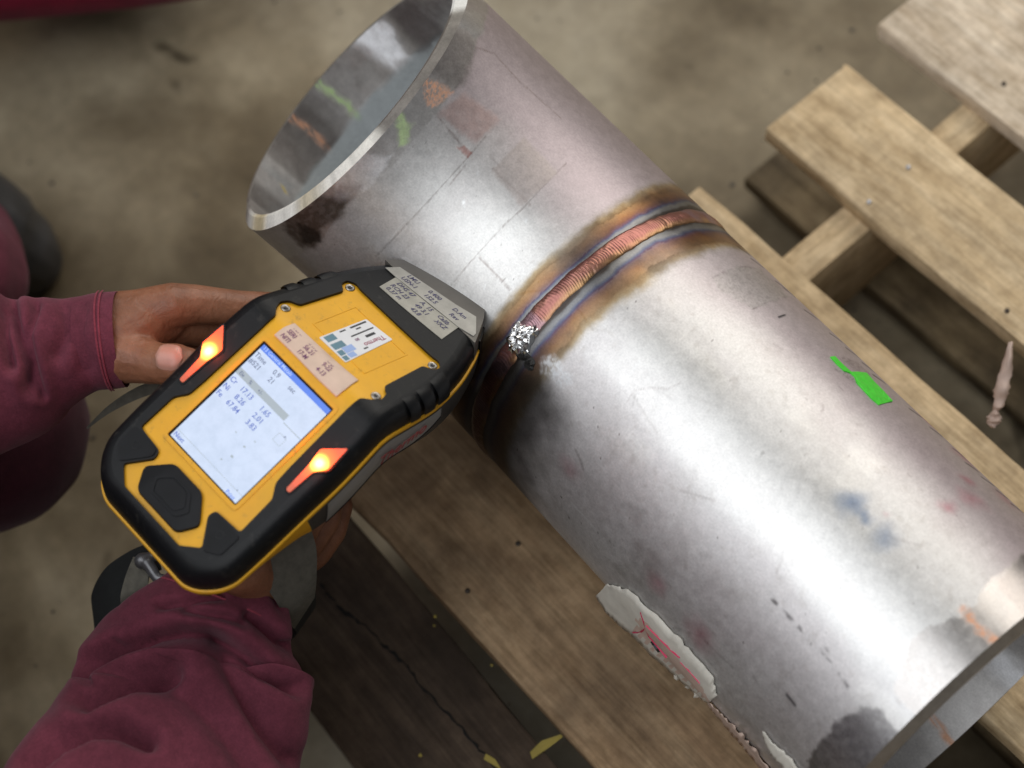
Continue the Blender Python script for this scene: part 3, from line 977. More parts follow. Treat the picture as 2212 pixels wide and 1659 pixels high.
def crumple(name, cx, cd, rx, ry, n, hmax, mat, seed, parent, rot=0.0, smooth=False):
    rs = random.Random(seed)
    pts = []
    for k in range(18):
        a = 2 * math.pi * k / 18
        q = rs.uniform(0.75, 1.15)
        pts.append((math.cos(a) * q, math.sin(a) * q, 0.0))
    for k in range(n):
        a, q = rs.uniform(0, 6.283), math.sqrt(rs.random()) * 0.85
        pts.append((math.cos(a) * q, math.sin(a) * q, (1 - q * q) * rs.uniform(0.15, 1.0)))
    r = delaunay_2d_cdt([Vector(q[:2]) for q in pts], [], [tuple(range(18))], 1, 1e-6)
    vs = []
    for v, src in zip(r[0], r[3]):
        z = pts[src[0]][2] if src else 0
        c, s = math.cos(rot), math.sin(rot)
        x, y = v.x * rx, v.y * ry
        vs.append(pipe_pt(cx + x * c - y * s, cd + (x * s + y * c) / MD, 0.0002 + z * hmax))
    o = mesh_obj(name, vs, [tuple(f) for f in r[2]], mat, parent, smooth)
    return o


foil = crumple('weld_spatter', 1.0, -35.6, 7.4, 9.8, 130, 0.0056, M['silver'], 3, pipe_root, 0.2)
foil['label'] = 'bright silvery lump of spatter on the weld bead'
crumple('weld_spatter', -4.5, -34.2, 2.6, 4.0, 26, 0.0026, M['silver'], 4, foil)
crumple('weld_spatter', 3.2, -30.6, 3.0, 3.6, 30, 0.0034, M['silver'], 6, foil)
crumple('charred_flake', 12.5, -39.4, 3.2, 3.4, 20, 0.0024, M['char'], 5, pipe_root, 0.9)
crumple('charred_flake', 6.5, -38.8, 4.6, 3.4, 26, 0.0028, M['char'], 15, pipe_root, 0.5)

# ---- scrap of green film stuck to the far flank
gp = [(103.5, 40.6), (103.9, 43.2), (107.8, 42.7), (111.9, 42.9), (114.8, 43.1), (115.8, 46.9), (117.2, 51.5), (123.6, 50.3), (130.0, 50.0), (136.7, 48.9), (136.4, 39.9), (131.9, 39.5), (126.5, 39.9), (121.5, 40.3), (117.8, 42.4), (115.3, 42.2), (113.1, 40.3), (108.6, 40.2)]


def pipe_patch(name, pts, h, mat, parent, seed=1, inner=60, lift=0.0003):
    """thin sheet wrapped on the pipe, outline in (mm along, degrees round)"""
    P2 = [(a, b * MD) for a, b in pts]
    rs = random.Random(seed)
    xs, ys = [q[0] for q in P2], [q[1] for q in P2]
    ins = []
    for _ in range(inner * 6):
        q = (rs.uniform(min(xs), max(xs)), rs.uniform(min(ys), max(ys)))
        if in_poly(np.array([q[0]]), np.array([q[1]]), P2)[0]:
            ins.append(q)
    n = len(P2)
    r = delaunay_2d_cdt([Vector(q) for q in P2 + ins[:inner]], [(i, (i + 1) % n) for i in range(n)], [], 1, 1e-6)
    top = [pipe_pt(v.x, v.y / MD, h + rs.random() * lift) for v in r[0]]
    nv = len(top)
    fs = [tuple(f) for f in r[2]]
    bot = [pipe_pt(v.x, v.y / MD, 0.00005) for v in r[0]]
    cnt = {}
    for f in fs:
        for a, b in zip(f, f[1:] + f[:1]):
            cnt[(a, b)] = 1
    side = [(a, a + nv, b + nv, b)[::-1] for (a, b) in cnt if (b, a) not in cnt]
    return mesh_obj(name, top + bot, fs + side, mat, parent, False)


gt = pipe_patch('tape_scrap', gp, 0.0005, M['green'], pipe_root, 2, 60)
gt['label'] = 'torn scrap of bright green tape on the far flank'

# ------------------------------------------------------------------ torn paper between pipe and board, scrap by the far boards
SHEETS = {}


def sheet(name, A, B, n, m, mat, parent=None, bulge=0.0, seed=1, jag=0.0, thick=0.00025):
    """thin sheet between two edge curves (lists of points), with real thickness"""
    rs = random.Random(seed)
    A, B = [np.array(a) for a in A], [np.array(b) for b in B]

    def along(L, t):
        f = t * (len(L) - 1)
        i = min(int(f), len(L) - 2)
        return L[i] + (L[i + 1] - L[i]) * (f - i)
    G = np.zeros((n, m, 3))
    for i in range(n):
        a, b = along(A, i / (n - 1)), along(B, i / (n - 1))
        j0, j1 = rs.uniform(-jag, jag), rs.uniform(-jag, jag)
        for j in range(m):
            t = j / (m - 1) * (1 + j1) + j0 * (1 - j / (m - 1))
            q = a + (b - a) * t - FWD * bulge * math.sin(math.pi * j / (m - 1)) * (0.6 + 0.4 * math.sin(i * 0.9 + seed))
            G[i, j] = q + np.array([rs.uniform(-1, 1) for _ in range(3)]) * 0.00025
    rad = np.hypot(G[..., 1], G[..., 2])                 # paper lies over the pipe, never through it
    k = np.where((G[..., 0] < XE) & (G[..., 0] > 0) & (rad < R0 + 0.0010), (R0 + 0.0010 + 0.0004 * np.random.RandomState(seed).rand(n, m)) / rad, 1.0)
    G[..., 1] *= k
    G[..., 2] *= k
    SHEETS[name] = G
    o = grid_obj(name, G, mat, parent, False, False)
    s = o.modifiers.new('thickness', 'SOLIDIFY')
    s.thickness = thick
    return o


def on_pipe(x, y, dep, gap=0.0012):
    """like W, but never inside the straight pipe"""
    v = FWD + (x - 1106) / FPX * RIGHT + (y - 829.5) / FPX * DOWN
    a, b, c = v[1] ** 2 + v[2] ** 2, CAMP[1] * v[1] + CAMP[2] * v[2], CAMP[1] ** 2 + CAMP[2] ** 2 - (R0 + gap) ** 2
    q = b * b - a * c
    if q > 0:
        dep = min(dep, (-b - math.sqrt(q)) / a)
    return CAMP + v * dep


torn = thing('torn_label', 'torn white and pink paper label with crimson lines peeling off the pipe', 'torn label', tuple(W(1420, 1400, 0.89)))
A = [on_pipe(1312, 1262, .870), on_pipe(1334, 1268, .868), on_pipe(1362, 1278, .866), on_pipe(1412, 1324, .864), on_pipe(1462, 1372, .862), on_pipe(1505, 1422, .861), on_pipe(1540, 1462, .861), on_pipe(1549, 1502, .866)]
B = [on_pipe(1286, 1288, .884), on_pipe(1310, 1326, .884), on_pipe(1338, 1352, .884), on_pipe(1368, 1376, .884), on_pipe(1408, 1418, .884), on_pipe(1448, 1452, .884), on_pipe(1500, 1500, .884), on_pipe(1530, 1522, .884)]
torn_sheet = keep(sheet('paper_sheet', A, B, 44, 9, M['scrapw'], None, 0.0006, 3, 0.025), torn)
torn_sheet.data.materials.append(M['scrapp'])
for k, pg in enumerate(torn_sheet.data.polygons):
    i_, j_ = divmod(k, 8)
    if i_ > 15 + (j_ * 5 % 3) and 2 <= j_ <= 5 + (i_ * 7 % 2):
        pg.material_index = 1


def on_sheet(x, y, name='paper_sheet'):
    """point of the sheet that shows at a picture position"""
    G = SHEETS[name].reshape(-1, 3)
    v = G - CAMP
    z = v @ FWD
    d = (1106 + FPX * (v @ RIGHT) / z - x) ** 2 + (829.5 + FPX * (v @ DOWN) / z - y) ** 2
    k = np.argsort(d)[:4]
    dep = (z[k] / (d[k] + 4)).sum() / (1 / (d[k] + 4)).sum()
    return W(x, y, dep)


def ribbon(name, pts, w, mat, parent=None, lift=0.0006):
    """narrow printed line lying on a sheet"""
    P = [np.array(q) - FWD * (lift + 0.0004) for q in pts]
    vs, fs = [], []
    for i, q in enumerate(P):
        d = P[min(i + 1, len(P) - 1)] - P[max(i - 1, 0)]
        s = np.cross(d, FWD)
        s = s / (np.linalg.norm(s) + 1e-9) * w * (0.7 + 0.5 * random.random())
        vs += [q - s, q + s]
        if i:
            fs.append((2 * i - 2, 2 * i - 1, 2 * i + 1, 2 * i))
    return mesh_obj(name, vs, fs, mat, parent, False)


for pts in ([(1384, 1322), (1391, 1345), (1396, 1358), (1402, 1375), (1420, 1395), (1440, 1420)], [(1396, 1356), (1382, 1366), (1366, 1366)], [(1396, 1350), (1420, 1375), (1450, 1405), (1468, 1420)], [(1470, 1428), (1490, 1450), (1512, 1475), (1520, 1495), (1535, 1508)]):
    keep(ribbon('printed_line', [on_sheet(x, y) for x, y in pts], 0.00060, M['scrapred'], None), torn)
fl_ = [on_sheet(1408, 1384), on_sheet(1413, 1392), on_sheet(1420, 1400), on_sheet(1424, 1408)]
keep(ribbon('printed_mark', fl_, 0.0010, M['black'], None), torn)
A3 = [on_pipe(1530, 1516, .884), on_pipe(1560, 1545, .885), on_pipe(1600, 1582, .882), on_pipe(1632, 1622, .880), on_pipe(1690, 1690, .878)]
B3 = [on_pipe(1527, 1522, .890), on_pipe(1552, 1552, .892), on_pipe(1584, 1590, .890), on_pipe(1616, 1628, .888), on_pipe(1666, 1690, .886)]
keep(sheet('pink_tail', A3, B3, 30, 4, M['scrapp'], None, 0.0012, 6, 0.12), torn)
for k, (x, y, r) in enumerate([(1462, 1462, 8), (1486, 1484, 6), (1506, 1500, 9), (1613, 1612, 8)]):
    rs = random.Random(k + 60)
    ring = [on_pipe(x + r * (0.6 + 0.7 * rs.random()) * math.cos(a), y + r * (0.5 + 0.6 * rs.random()) * math.sin(a), .8835 - rs.random() * .003) for a in np.linspace(0, 6.28, 9)[:-1]]
    keep(mesh_obj('paper_shred', ring + [on_pipe(x, y, .879)], [(i, (i + 1) % 8, 8) for i in range(8)], M['scrapw'], None, False), torn)
strip = tag(sheet('torn_strip', [on_pipe(1650, 1580, .862), on_pipe(1668, 1604, .860), on_pipe(1690, 1622, .858), on_pipe(1712, 1643, .856), on_pipe(1745, 1690, .852)],
                  [on_pipe(1646, 1580, .864), on_pipe(1655, 1610, .870), on_pipe(1666, 1634, .872), on_pipe(1684, 1652, .870), on_pipe(1715, 1695, .868)], 26, 5, M['scrapw'], None, 0.001, 9, 0.04),
            'narrow torn white paper strip sticking up from the lower flank of the pipe', 'paper strip')

# ------------------------------------------------------------------ capsule bodies (hands, twists)
_ico = {}


def capsule_verts(bm, P, Q, r0, r1, seg=14):
    P, Q = Vector(P), Vector(Q)
    d = Q - P
    L = d.length
    if L < 1e-6:
        return
    m = d.to_track_quat('Z', 'Y').to_matrix().to_4x4()
    m.translation = P
    rings = []
    prof = [(-r0 * math.cos(a), r0 * math.sin(a)) for a in (0.35, 0.8, 1.25)] + [(0, r0), (L, r1)] + [(L + r1 * math.cos(a), r1 * math.sin(a)) for a in (1.25, 0.8, 0.35)]
    for z, r in prof:
        rings.append([bm.verts.new(m @ Vector((r * math.cos(2 * math.pi * k / seg), r * math.sin(2 * math.pi * k / seg), z))) for k in range(seg)])
    for a, b in zip(rings[:-1], rings[1:]):
        for k in range(seg):
            bm.faces.new((a[k], a[(k + 1) % seg], b[(k + 1) % seg], b[k]))
    bm.faces.new(rings[0][::-1])
    bm.faces.new(rings[-1])


def organic(name, chains, mat, voxel=0.0012, smooth=8, parent=None):
    """tapering limbs fused into one continuous surface"""
    bm = bmesh.new()
    for ch in chains:
        for (P, r0), (Q, r1) in zip(ch[:-1], ch[1:]):
            capsule_verts(bm, P, Q, r0, r1)
    me = bpy.data.meshes.new(name)
    bm.to_mesh(me)
    bm.free()
    o = bpy.data.objects.new(name, me)
    COL.objects.link(o)
    r = o.modifiers.new('fuse', 'REMESH')
    r.mode = 'VOXEL'
    r.voxel_size = voxel
    s = o.modifiers.new('relax', 'SMOOTH')
    s.factor, s.iterations = 0.5, smooth
    dg = bpy.context.evaluated_depsgraph_get()
    me2 = bpy.data.meshes.new_from_object(o.evaluated_get(dg))
    bpy.data.objects.remove(o)
    me2.name = name
    o = finish(name, me2, mat, parent)
    return o


twist = sheet('paper_twist', [W(2188, 738, .925), W(2188, 800, .926), W(2181, 845, .928), W(2168, 878, .932), W(2157, 888, .934), W(2164, 902, .934), W(2161, 914, .935), W(2148, 924, .937)],
              [W(2179, 738, .925), W(2160, 800, .929), W(2147, 845, .931), W(2146, 878, .933), W(2144, 888, .934), W(2132, 900, .936), W(2131, 912, .937), W(2140, 924, .937)], 40, 7, M['scrapp'], None, 0.004, 17, 0.07, 0.0004)
tag(twist, 'pale twist of torn paper hanging in the gap between deck boards', 'paper scrap')

# ------------------------------------------------------------------ handheld analyser
HP = np.array([-0.0289, -0.1361, 0.1177])
WS = np.array([0.9976, 0.0698, 0.0])
US = np.array([-0.0691, 0.9879, 0.1392])
UP = np.array([-0.0592, 0.8460, -0.5299])
NS = np.array([0.0097, -0.1388, 0.9903])
NP_ = np.array([-0.0370, 0.5286, 0.8480])
ND = np.array([-0.0145, 0.2074, 0.9781])
XC = -1.8
an = thing('handheld_analyzer', 'yellow and black handheld metal analyzer with a lit screen held against the weld', 'analyzer', tuple(HP))


def am(x, s, h):
    w = 6.0
    b = 0.0 if s < -w else (s if s > w else (s + w) ** 2 / (4 * w))
    return HP + (WS * (x + XC) + US * (s - b) + UP * b + ND * h) * 0.001


def round_poly(pts, r, n=4):
    out = []
    m = len(pts)
    for i in range(m):
        p0, p1, p2 = Vector(pts[i - 1]), Vector(pts[i]), Vector(pts[(i + 1) % m])
        rr_ = r[i] if isinstance(r, (list, tuple)) else r
        a, b = p0 - p1, p2 - p1
        k = min(rr_, a.length * 0.45, b.length * 0.45)
        if k < 0.05:
            out.append(tuple(p1))
            continue
        a, b = p1 + a.normalized() * k, p1 + b.normalized() * k
        for j in range(n + 1):
            t = j / n
            out.append(tuple(a * (1 - t) ** 2 + p1 * 2 * t * (1 - t) + b * t * t))
    return out


def mirror(half):
    """closed outline from a right half given from the bottom up (x, s)"""
    return half + [(-x, s) for x, s in reversed(half) if x > 0.01]


def offset(poly, d):
    m = len(poly)
    A = sum(poly[i][0] * poly[(i + 1) % m][1] - poly[(i + 1) % m][0] * poly[i][1] for i in range(m))
    sg = 1 if A > 0 else -1
    out = []
    for i in range(m):
        p0, p1, p2 = Vector(poly[i - 1]), Vector(poly[i]), Vector(poly[(i + 1) % m])
        e1, e2 = (p1 - p0).normalized(), (p2 - p1).normalized()
        n1, n2 = Vector((e1.y, -e1.x)) * sg, Vector((e2.y, -e2.x)) * sg
        n = n1 + n2
        n = n / max(n.length ** 2 / 2, 0.6) if n.length > 1e-6 else n1
        out.append(tuple(p1 + n * d))
    return out


def poly_slab(name, outer, holes, h0, h1, mat, parent, bevel=0.0, seg=2, angle=35, mapf=am, cut=True, clip=None):
    bm = bmesh.new()
    es = []
    for loop in [outer] + holes:
        vs = [bm.verts.new((x, s, 0)) for x, s in loop]
        es += [bm.edges.new((vs[i], vs[(i + 1) % len(vs)])) for i in range(len(vs))]
    bmesh.ops.triangle_fill(bm, use_beauty=True, use_dissolve=False, edges=es)
    if clip:
        co, no = clip
        bmesh.ops.bisect_plane(bm, geom=bm.verts[:] + bm.edges[:] + bm.faces[:], plane_co=(0, co, 0), plane_no=(0, no, 0), clear_outer=True)
    if cut:
        for sv in (-6, -3, 0, 3, 6):
            if min(q[1] for q in outer) < sv < max(q[1] for q in outer):
                bmesh.ops.bisect_plane(bm, geom=bm.verts[:] + bm.edges[:] + bm.faces[:], plane_co=(0, sv, 0), plane_no=(0, 1, 0))
    bmesh.ops.recalc_face_normals(bm, faces=bm.faces[:])
    if bm.faces and sum(f.normal.z for f in bm.faces) > 0:
        pass
    ext = bmesh.ops.extrude_face_region(bm, geom=bm.faces[:])
    top = [e for e in ext['geom'] if isinstance(e, bmesh.types.BMVert)]
    for v in bm.verts:
        v.co.z = h0
    for v in top:
        v.co.z = h1
    bmesh.ops.recalc_face_normals(bm, faces=bm.faces[:])
    if bevel:
        be = [e for e in bm.edges if len(e.link_faces) == 2 and e.verts[0].co.z == h1 and e.verts[1].co.z == h1 and e.calc_face_angle(0) > 0.9]
        bmesh.ops.bevel(bm, geom=be, offset=bevel, segments=seg, affect='EDGES', profile=0.5, clamp_overlap=True)
    for v in bm.verts:
        v.co = Vector(mapf(*v.co))
    bmesh.ops.recalc_face_normals(bm, faces=bm.faces[:])
    me = bpy.data.meshes.new(name)
    bm.to_mesh(me)
    bm.free()
    o = finish(name, me, mat, None, True, angle)
    return keep(o, parent) if parent else o


OUT = mirror([(0, -108), (29, -108), (36, -104.6), (42.5, -98), (45.8, -91), (46.6, -75), (46.8, -55), (47.5, -30), (47, -15), (46, 0), (44.8, 16), (43.6, 33), (41.6, 47), (38.6, 59), (36.2, 66), (31.8, 77), (28.0, 84), (23.4, 92), (18.6, 98.5), (10.8, 104.5), (0, 107)])
OUT = [(x - max(0, q - 30) * 0.085, q) for x, q in OUT]
OUT = round_poly(OUT, 6, 3)
YEL = round_poly(mirror([(0, -101.5), (20, -101.5), (28.6, -95), (19.4, -83.5), (20.5, -79.6), (36.0, -78.4), (35.5, -58.5), (31.0, -52.5), (30.4, -44), (29.6, -8), (29.8, 0.5), (33.2, 3.6), (35.6, 8.2), (34.2, 12.6), (29.8, 15.2), (28.2, 41.4), (32.6, 43.8), (33.2, 48.2), (29.4, 50.6), (25.5, 49.8), (0, 49.6)]),
                 [0] * 2 + [1.5] * 60, 3)
SCRH = [(-23.6, -71.8), (26.6, -71.8), (26.6, -10.6), (-23.6, -10.6)]
SCRH = round_poly([(-25.2, -72.2), (25.2, -72.2), (25.2, -10.6), (-25.2, -10.6)], 1.2, 2)


def loft_mesh(name, rings, mat, parent, cap0=False, cap1=False, angle=40, split=None):
    n = len(rings[0])
    vs = [am(x, s, h) for ring in rings for (x, s, h) in ring]
    fs = []
    for i in range(len(rings) - 1):
        for j in range(n):
            if split and not split(0.5 * (rings[i][j][1] + rings[i][(j + 1) % n][1])):
                continue
            fs.append((i * n + j, i * n + (j + 1) % n, (i + 1) * n + (j + 1) % n, (i + 1) * n + j))
    if cap0:
        fs.append(tuple(range(n))[::-1])
    if cap1:
        fs.append(tuple((len(rings) - 1) * n + j for j in range(n)))
    o = mesh_obj(name, vs, fs, mat, None, True, angle)
    return keep(o, parent)


def ring(poly, d, h):
    return [(x, s, h) for x, s in offset(poly, d)]


# bumper: rounded outer wall + top face with the yellow face let in
rim = loft_mesh('bumper', [ring(OUT, 0, -12.2), ring(OUT, 0.1, -5), ring(OUT, -0.2, -2.2), ring(OUT, -1.0, 0.0), ring(OUT, -2.3, 1.5), ring(OUT, -4.2, 2.4), ring(OUT, -6.2, 2.7)], M['rubber'], an, False, False, 60)
poly_slab('bumper_face', offset(OUT, -6.2), [YEL], 0.4, 2.7, M['rubber'], an, 0.7, 2, 35)
poly_slab('face_plate', offset(YEL, 0.8), [SCRH], -0.6, 0.9, M['yellow'], an, 0.0, 1, 35)
# printed recess on the upper plate
poly_slab('recess_frame', [(-18.4, 13), (18.4, 13), (18.4, 40.6), (-18.4, 40.6)], [[(-17.6, 13.8), (17.6, 13.8), (17.6, 39.8), (-17.6, 39.8)]], 0.6, 1.12, M['yellow'], an, 0.15, 1)
# raised rim round the screen
poly_slab('screen_rim', offset(SCRH, 1.5), [offset(SCRH, -0.6)], -0.8, 1.3, M['yellow'], an, 0.5, 2, 50)
poly_slab('screen_gasket', offset(SCRH, 0.3), [[(-23.7, -70.7), (23.7, -70.7), (23.7, -12.1), (-23.7, -12.1)]], -0.8, 0.55, M['rubber2'], an, 0.2, 1)
# flange seam and lower body
loft_mesh('seam_flange', [ring(OUT, -1, -11.8), ring(OUT, 0.9, -11.9), ring(OUT, 1.1, -12.6), ring(OUT, 0.9, -14.0), ring(OUT, -1, -14.3)], M['yellow'], an)
def tuck(r):
    # the back end of the case slopes in under the bumper
    k = lambda s: min(1.0, max(0.0, (-40 - s) / 66))
    return [(x * (1 - 0.10 * k(s) * (-h - 13.6) / 12), s + k(s) * (-h - 13.6) * 1.7, h) for x, s, h in r]


rb = [tuck(ring(OUT, d, h)) for d, h in ((0.8, -13.6), (0.6, -20), (-0.2, -28), (-2.0, -36), (-9, -40))]
loft_mesh('rear_body', rb, M['yellow'], an, False, False, 40, lambda s: s < -45)
loft_mesh('front_body', rb, M['dkplastic'], an, False, False, 40, lambda s: s >= -45)
poly_slab('underside', [(x * 0.80, s * 0.62 + 12) for x, s in offset(OUT, -9)], [], -40.5, -39.5, M['dkplastic'], an)


def side_pt(s, h, out, sgn):  # noqa
    """point on the flank of the body at s, h"""
    hw = 0
    for i in range(len(OUT)):
        (x0, s0), (x1, s1) = OUT[i], OUT[(i + 1) % len(OUT)]
        if min(s0, s1) <= s <= max(s0, s1) and abs(s1 - s0) > 1e-6 and x0 * sgn > 0:
            hw = sgn * (x0 + (x1 - x0) * (s - s0) / (s1 - s0))
    d = np.interp(-h, [13.6, 20, 28, 36, 40], [0.8, 0.6, -0.2, -2.0, -9])
    return (sgn * (hw + d + out), s, h)


for sgn in (1, -1):
    ss = np.linspace(-37, 40, 30)
    G = np.array([[am(*side_pt(s, h, 0.5, sgn)) for h in np.linspace(-14.6, np.interp(s, [-37, -20, 20, 40], [-34, -35, -32, -22]), 6)] for s in ss])
    pn = keep(grid_obj('side_panel', G, M['greyplastic'], None, False, sgn < 0), an)
    G = np.array([[am(*side_pt(s, np.interp(s, [-37, -20, 20, 40], [-34, -35, -32, -22]) - dh, 0.9 if dh == 0.5 else 0.3, sgn)) for dh in (0, 0.5, 1.0)] for s in ss])
    keep(grid_obj('panel_edge', G, M['rubber2'], None, False, sgn < 0), an)
    # ribs moulded into the bumper flank
    for s0, s1 in ((17, 24), (26.5, 34.5), (37, 47)):
        vs, fs = [], []
        sa = np.linspace(s0, s1, 7)
        for s in sa:
            hw = side_pt(s, -5, 0, sgn)[0] / sgn + 0.6
            k = math.sin(math.pi * (s - s0) / (s1 - s0)) ** 0.25 if s0 < s < s1 else 0.2
            for xo, hh in ((0.0, -10.5), (0.6 * k, -9.5), (0.7 * k, -5), (0.3 * k, -1.8), (-1.2, 0.9 * k), (-4.2, 2.5 + 0.6 * k), (-7, 2.4)):
                vs.append(am(sgn * (hw + xo), s, hh))
        for i in range(6):
            for j in range(6):
                f = (i * 7 + j, i * 7 + j + 1, (i + 1) * 7 + j + 1, (i + 1) * 7 + j)
                fs.append(f if sgn < 0 else f[::-1])
        keep(mesh_obj('bumper_rib', vs, fs, M['rubber'], None, True, 50), an)

# nose
nose_out = [q for q in OUT if q[1] > 57]
NOSE = offset(OUT, 0.25)
poly_slab('nose_cap', NOSE, [], -13, 3.0, M['nose'], an, 2.2, 4, 50, clip=(76.0, -1))
poly_slab('nose_ring', offset(OUT, 1.2), [], -36, -4.5, M['rubber'], an, 1.0, 2, 50, clip=(84.0, -1))

# keys
HEX = round_poly([(-10.2, -78.6), (9.6, -78.6), (20.2, -89.2), (14.2, -98.6), (-14.2, -98.6), (-20.2, -89.2)], 2.6, 4)
key = poly_slab('navigation_key', HEX, [], 0.5, 3.0, M['rubber2'], an, 1.1, 3, 50)
HSC = lambda k: [(x * k, -88.6 + (q + 88.6) * k) for x, q in HEX]
poly_slab('key_ring', HSC(0.62), [HSC(0.54)], 2.9, 3.4, M['rubber2'], key, 0.2, 1)
poly_slab('key_centre', HSC(0.46), [], 2.9, 3.3, M['rubber2'], key, 0.3, 2)
for sgn in (1, -1):
    tri = round_poly([(sgn * 38, -80.2), (sgn * 21.6, -80.4), (sgn * 20.6, -83.6), (sgn * 30.4, -95.6), (sgn * 37.6, -91.5)], 1.5, 3)
    k = poly_slab('corner_key', tri, [], 1.5, 3.3, M['rubber2'], an, 0.6, 2, 50)
    ic = [(sgn * 30.5 + 2.1 * math.cos(a), -85.6 + 2.1 * math.sin(a)) for a in np.linspace(0, 6.283, 19)[:-1]]
    ic2 = [(sgn * 30.5 + 1.6 * math.cos(a), -85.6 + 1.6 * math.sin(a)) for a in np.linspace(0, 6.283, 19)[:-1]]
    poly_slab('key_icon', ic, [ic2], 3.2, 3.45, M['rubber'], k)

# lamps
for sgn in (1, -1):
    lp = round_poly([(sgn * 44.0, -19.8), (sgn * 44.6, -32.5), (sgn * 40.2, -37.6), (sgn * 39.4, -51.5), (sgn * 36.9, -51.5), (sgn * 36.3, -36.6), (sgn * 34.8, -28.5)], 1.0, 3)
    lens = poly_slab('warning_lamp', lp, [], 1.0, 3.4, M['lamp'], None, 0.7, 2, 40)
    c = Vector(am(sgn * 39.4, -33.2, 3.0))
    for v in lens.data.vertices:
        v.co -= c
    lens.location = c
    keep(lens, an)
    pl = bpy.data.lights.new('lamp_light', 'POINT')
    pl.energy, pl.color, pl.shadow_soft_size = 0.016, (1.0, 0.08, 0.015), 0.002
    po = bpy.data.objects.new('lamp_light', pl)
    COL.objects.link(po)
    po.location = Vector(am(sgn * 40.5, -33.2, 7.0))
    keep(po, lens)
    bz = poly_slab('lamp_bezel', offset(lp, 0.9), [offset(lp, -0.1)], 1.5, 3.1, M['rubber2'], an, 0.3, 1)

# screws
for sgn in (1, -1):
    for x, s in ((29.4, 46.6), (31.8, 8.2)):
        vs, fs = [], []
        n = 20
        prof = [(0.0, 1.25), (0.9, 1.25), (1.25, 1.55), (2.0, 1.65), (2.35, 1.35), (2.4, 0.8)]
        for r, h in prof:
            vs += [am(sgn * x + r * math.cos(6.2832 * k / n), s + r * math.sin(6.2832 * k / n), h) for k in range(n)]
        for i in range(len(prof) - 1):
            fs += [(i * n + k, i * n + (k + 1) % n, (i + 1) * n + (k + 1) % n, (i + 1) * n + k) for k in range(n)]
        sc = keep(mesh_obj('screw', vs, fs, M['screw'], None, True, 40), an)
        st = [(sgn * x + r * math.cos(a), s + r * math.sin(a)) for k in range(6) for r, a in ((0.95, k * 1.0472), (0.55, k * 1.0472 + .52))]
        poly_slab('screw_socket', st, [], 1.2, 1.66, M['black'], sc, cut=False)


# ---- lit display and writing
def to_mesh(o, parent):
    bpy.context.view_layer.update()
    dg = bpy.context.evaluated_depsgraph_get()
    me = bpy.data.meshes.new_from_object(o.evaluated_get(dg))
    nm, mw = o.name, o.matrix_world.copy()
    bpy.data.objects.remove(o)
    o = bpy.data.objects.new(nm, me)
    COL.objects.link(o)
    o.matrix_world = mw
    return keep(o, parent)


def text(name, body, size, x, s, mat, parent, h, plane='s', rot=0.0, shear=0.0, sx=1.0, align='LEFT'):
    cu = bpy.data.curves.new(name, 'FONT')
    cu.body = body
    cu.size = size * 0.001
    cu.shear = shear
    cu.align_x = align
    cu.extrude = 0.00002
    cu.offset = size * 0.001 * 0.010
    cu.resolution_u = 2
    o = bpy.data.objects.new(name, cu)
    COL.objects.link(o)
    cu.materials.append(mat)
    ex, ey, ez = (WS, US, NS) if plane == 's' else (WS, UP, NP_)
    c, sn = math.cos(rot), math.sin(rot)
    a = (ex * c + ey * sn) * sx
    b = (-ex * sn + ey * c)
    P = am(x, s, h)
    o.matrix_world = Matrix(((a[0], b[0], ez[0], P[0]), (a[1], b[1], ez[1], P[1]), (a[2], b[2], ez[2], P[2]), (0, 0, 0, 1)))
    return to_mesh(o, parent)


screen = poly_slab('screen', [(-24.1, -71.1), (24.1, -71.1), (24.1, -11.7), (-24.1, -11.7)], [], -0.5, 0.2, M['scr_bg'], an)
HS = 0.25


def sbar(name, x0, x1, s0, s1, mat, h=HS, par=None, plane=None):
    return poly_slab(name, [(x0, s0), (x1, s0), (x1, s1), (x0, s1)], [], h - 0.05, h, mat, par or screen, cut=False)


sbar('title_bar', -24.2, 24.2, -14.8, -11.6, M['scr_bar'])
text('title_text', '13 General Metals', 2.7, -22.5, -14.1, M['scr_white'], screen, HS + .1)
text('screen_text', 'Time', 3.5, -23.2, -18.8, M['scr_dark'], screen, HS)
text('screen_text', '0.9', 3.5, -10.5, -18.8, M['scr_dark'], screen, HS)
text('screen_text', 'sec', 3.3, 0.5, -18.8, M['scr_dark'], screen, HS)
text('screen_text', '#521', 3.5, -23.2, -22.6, M['scr_dark'], screen, HS)
text('screen_text', '21', 3.5, -9.5, -22.6, M['scr_dark'], screen, HS)
sbar('grey_bar', -24.2, 11.0, -30.2, -26.8, M['scr_grey'])
text('bar_text', 'Ele     %      +/-', 2.6, -22.0, -29.5, M['scr_dark'], screen, HS + .1)
for r, (a, b, c) in enumerate((('Cr', '17.13', '1.65'), ('Ni', ' 8.26', '2.01'), ('Fe', '67.84', '3.83'))):
    s = -34.4 - r * 4.3
    text('reading', a, 3.7, -23.2, s, M['scr_txt'], screen, HS)
    text('reading', b, 3.7, -16.0, s, M['scr_txt'], screen, HS)
    text('reading', c, 3.7, -2.0, s, M['scr_txt'], screen, HS)
sbar('screen_line', 11.5, 24.0, -31.0, -30.6, M['scr_grey'])
for q in ((13.6, 18.6, -35.2, -35.0), (13.6, 18.6, -39.6, -39.4), (13.6, 13.8, -39.6, -35.0), (18.4, 18.6, -39.6, -35.0)):
    sbar('screen_box', *q, M['scr_grey'])
text('screen_text', '^', 3.0, 16.5, -36.3, M['scr_dark'], screen, HS)
text('screen_text', 'Next', 3.1, -23.0, -69.4, M['scr_txt'], screen, HS)
text('screen_text', 'Print', 2.9, 15.8, -70.6, M['scr_bar'], screen, HS)
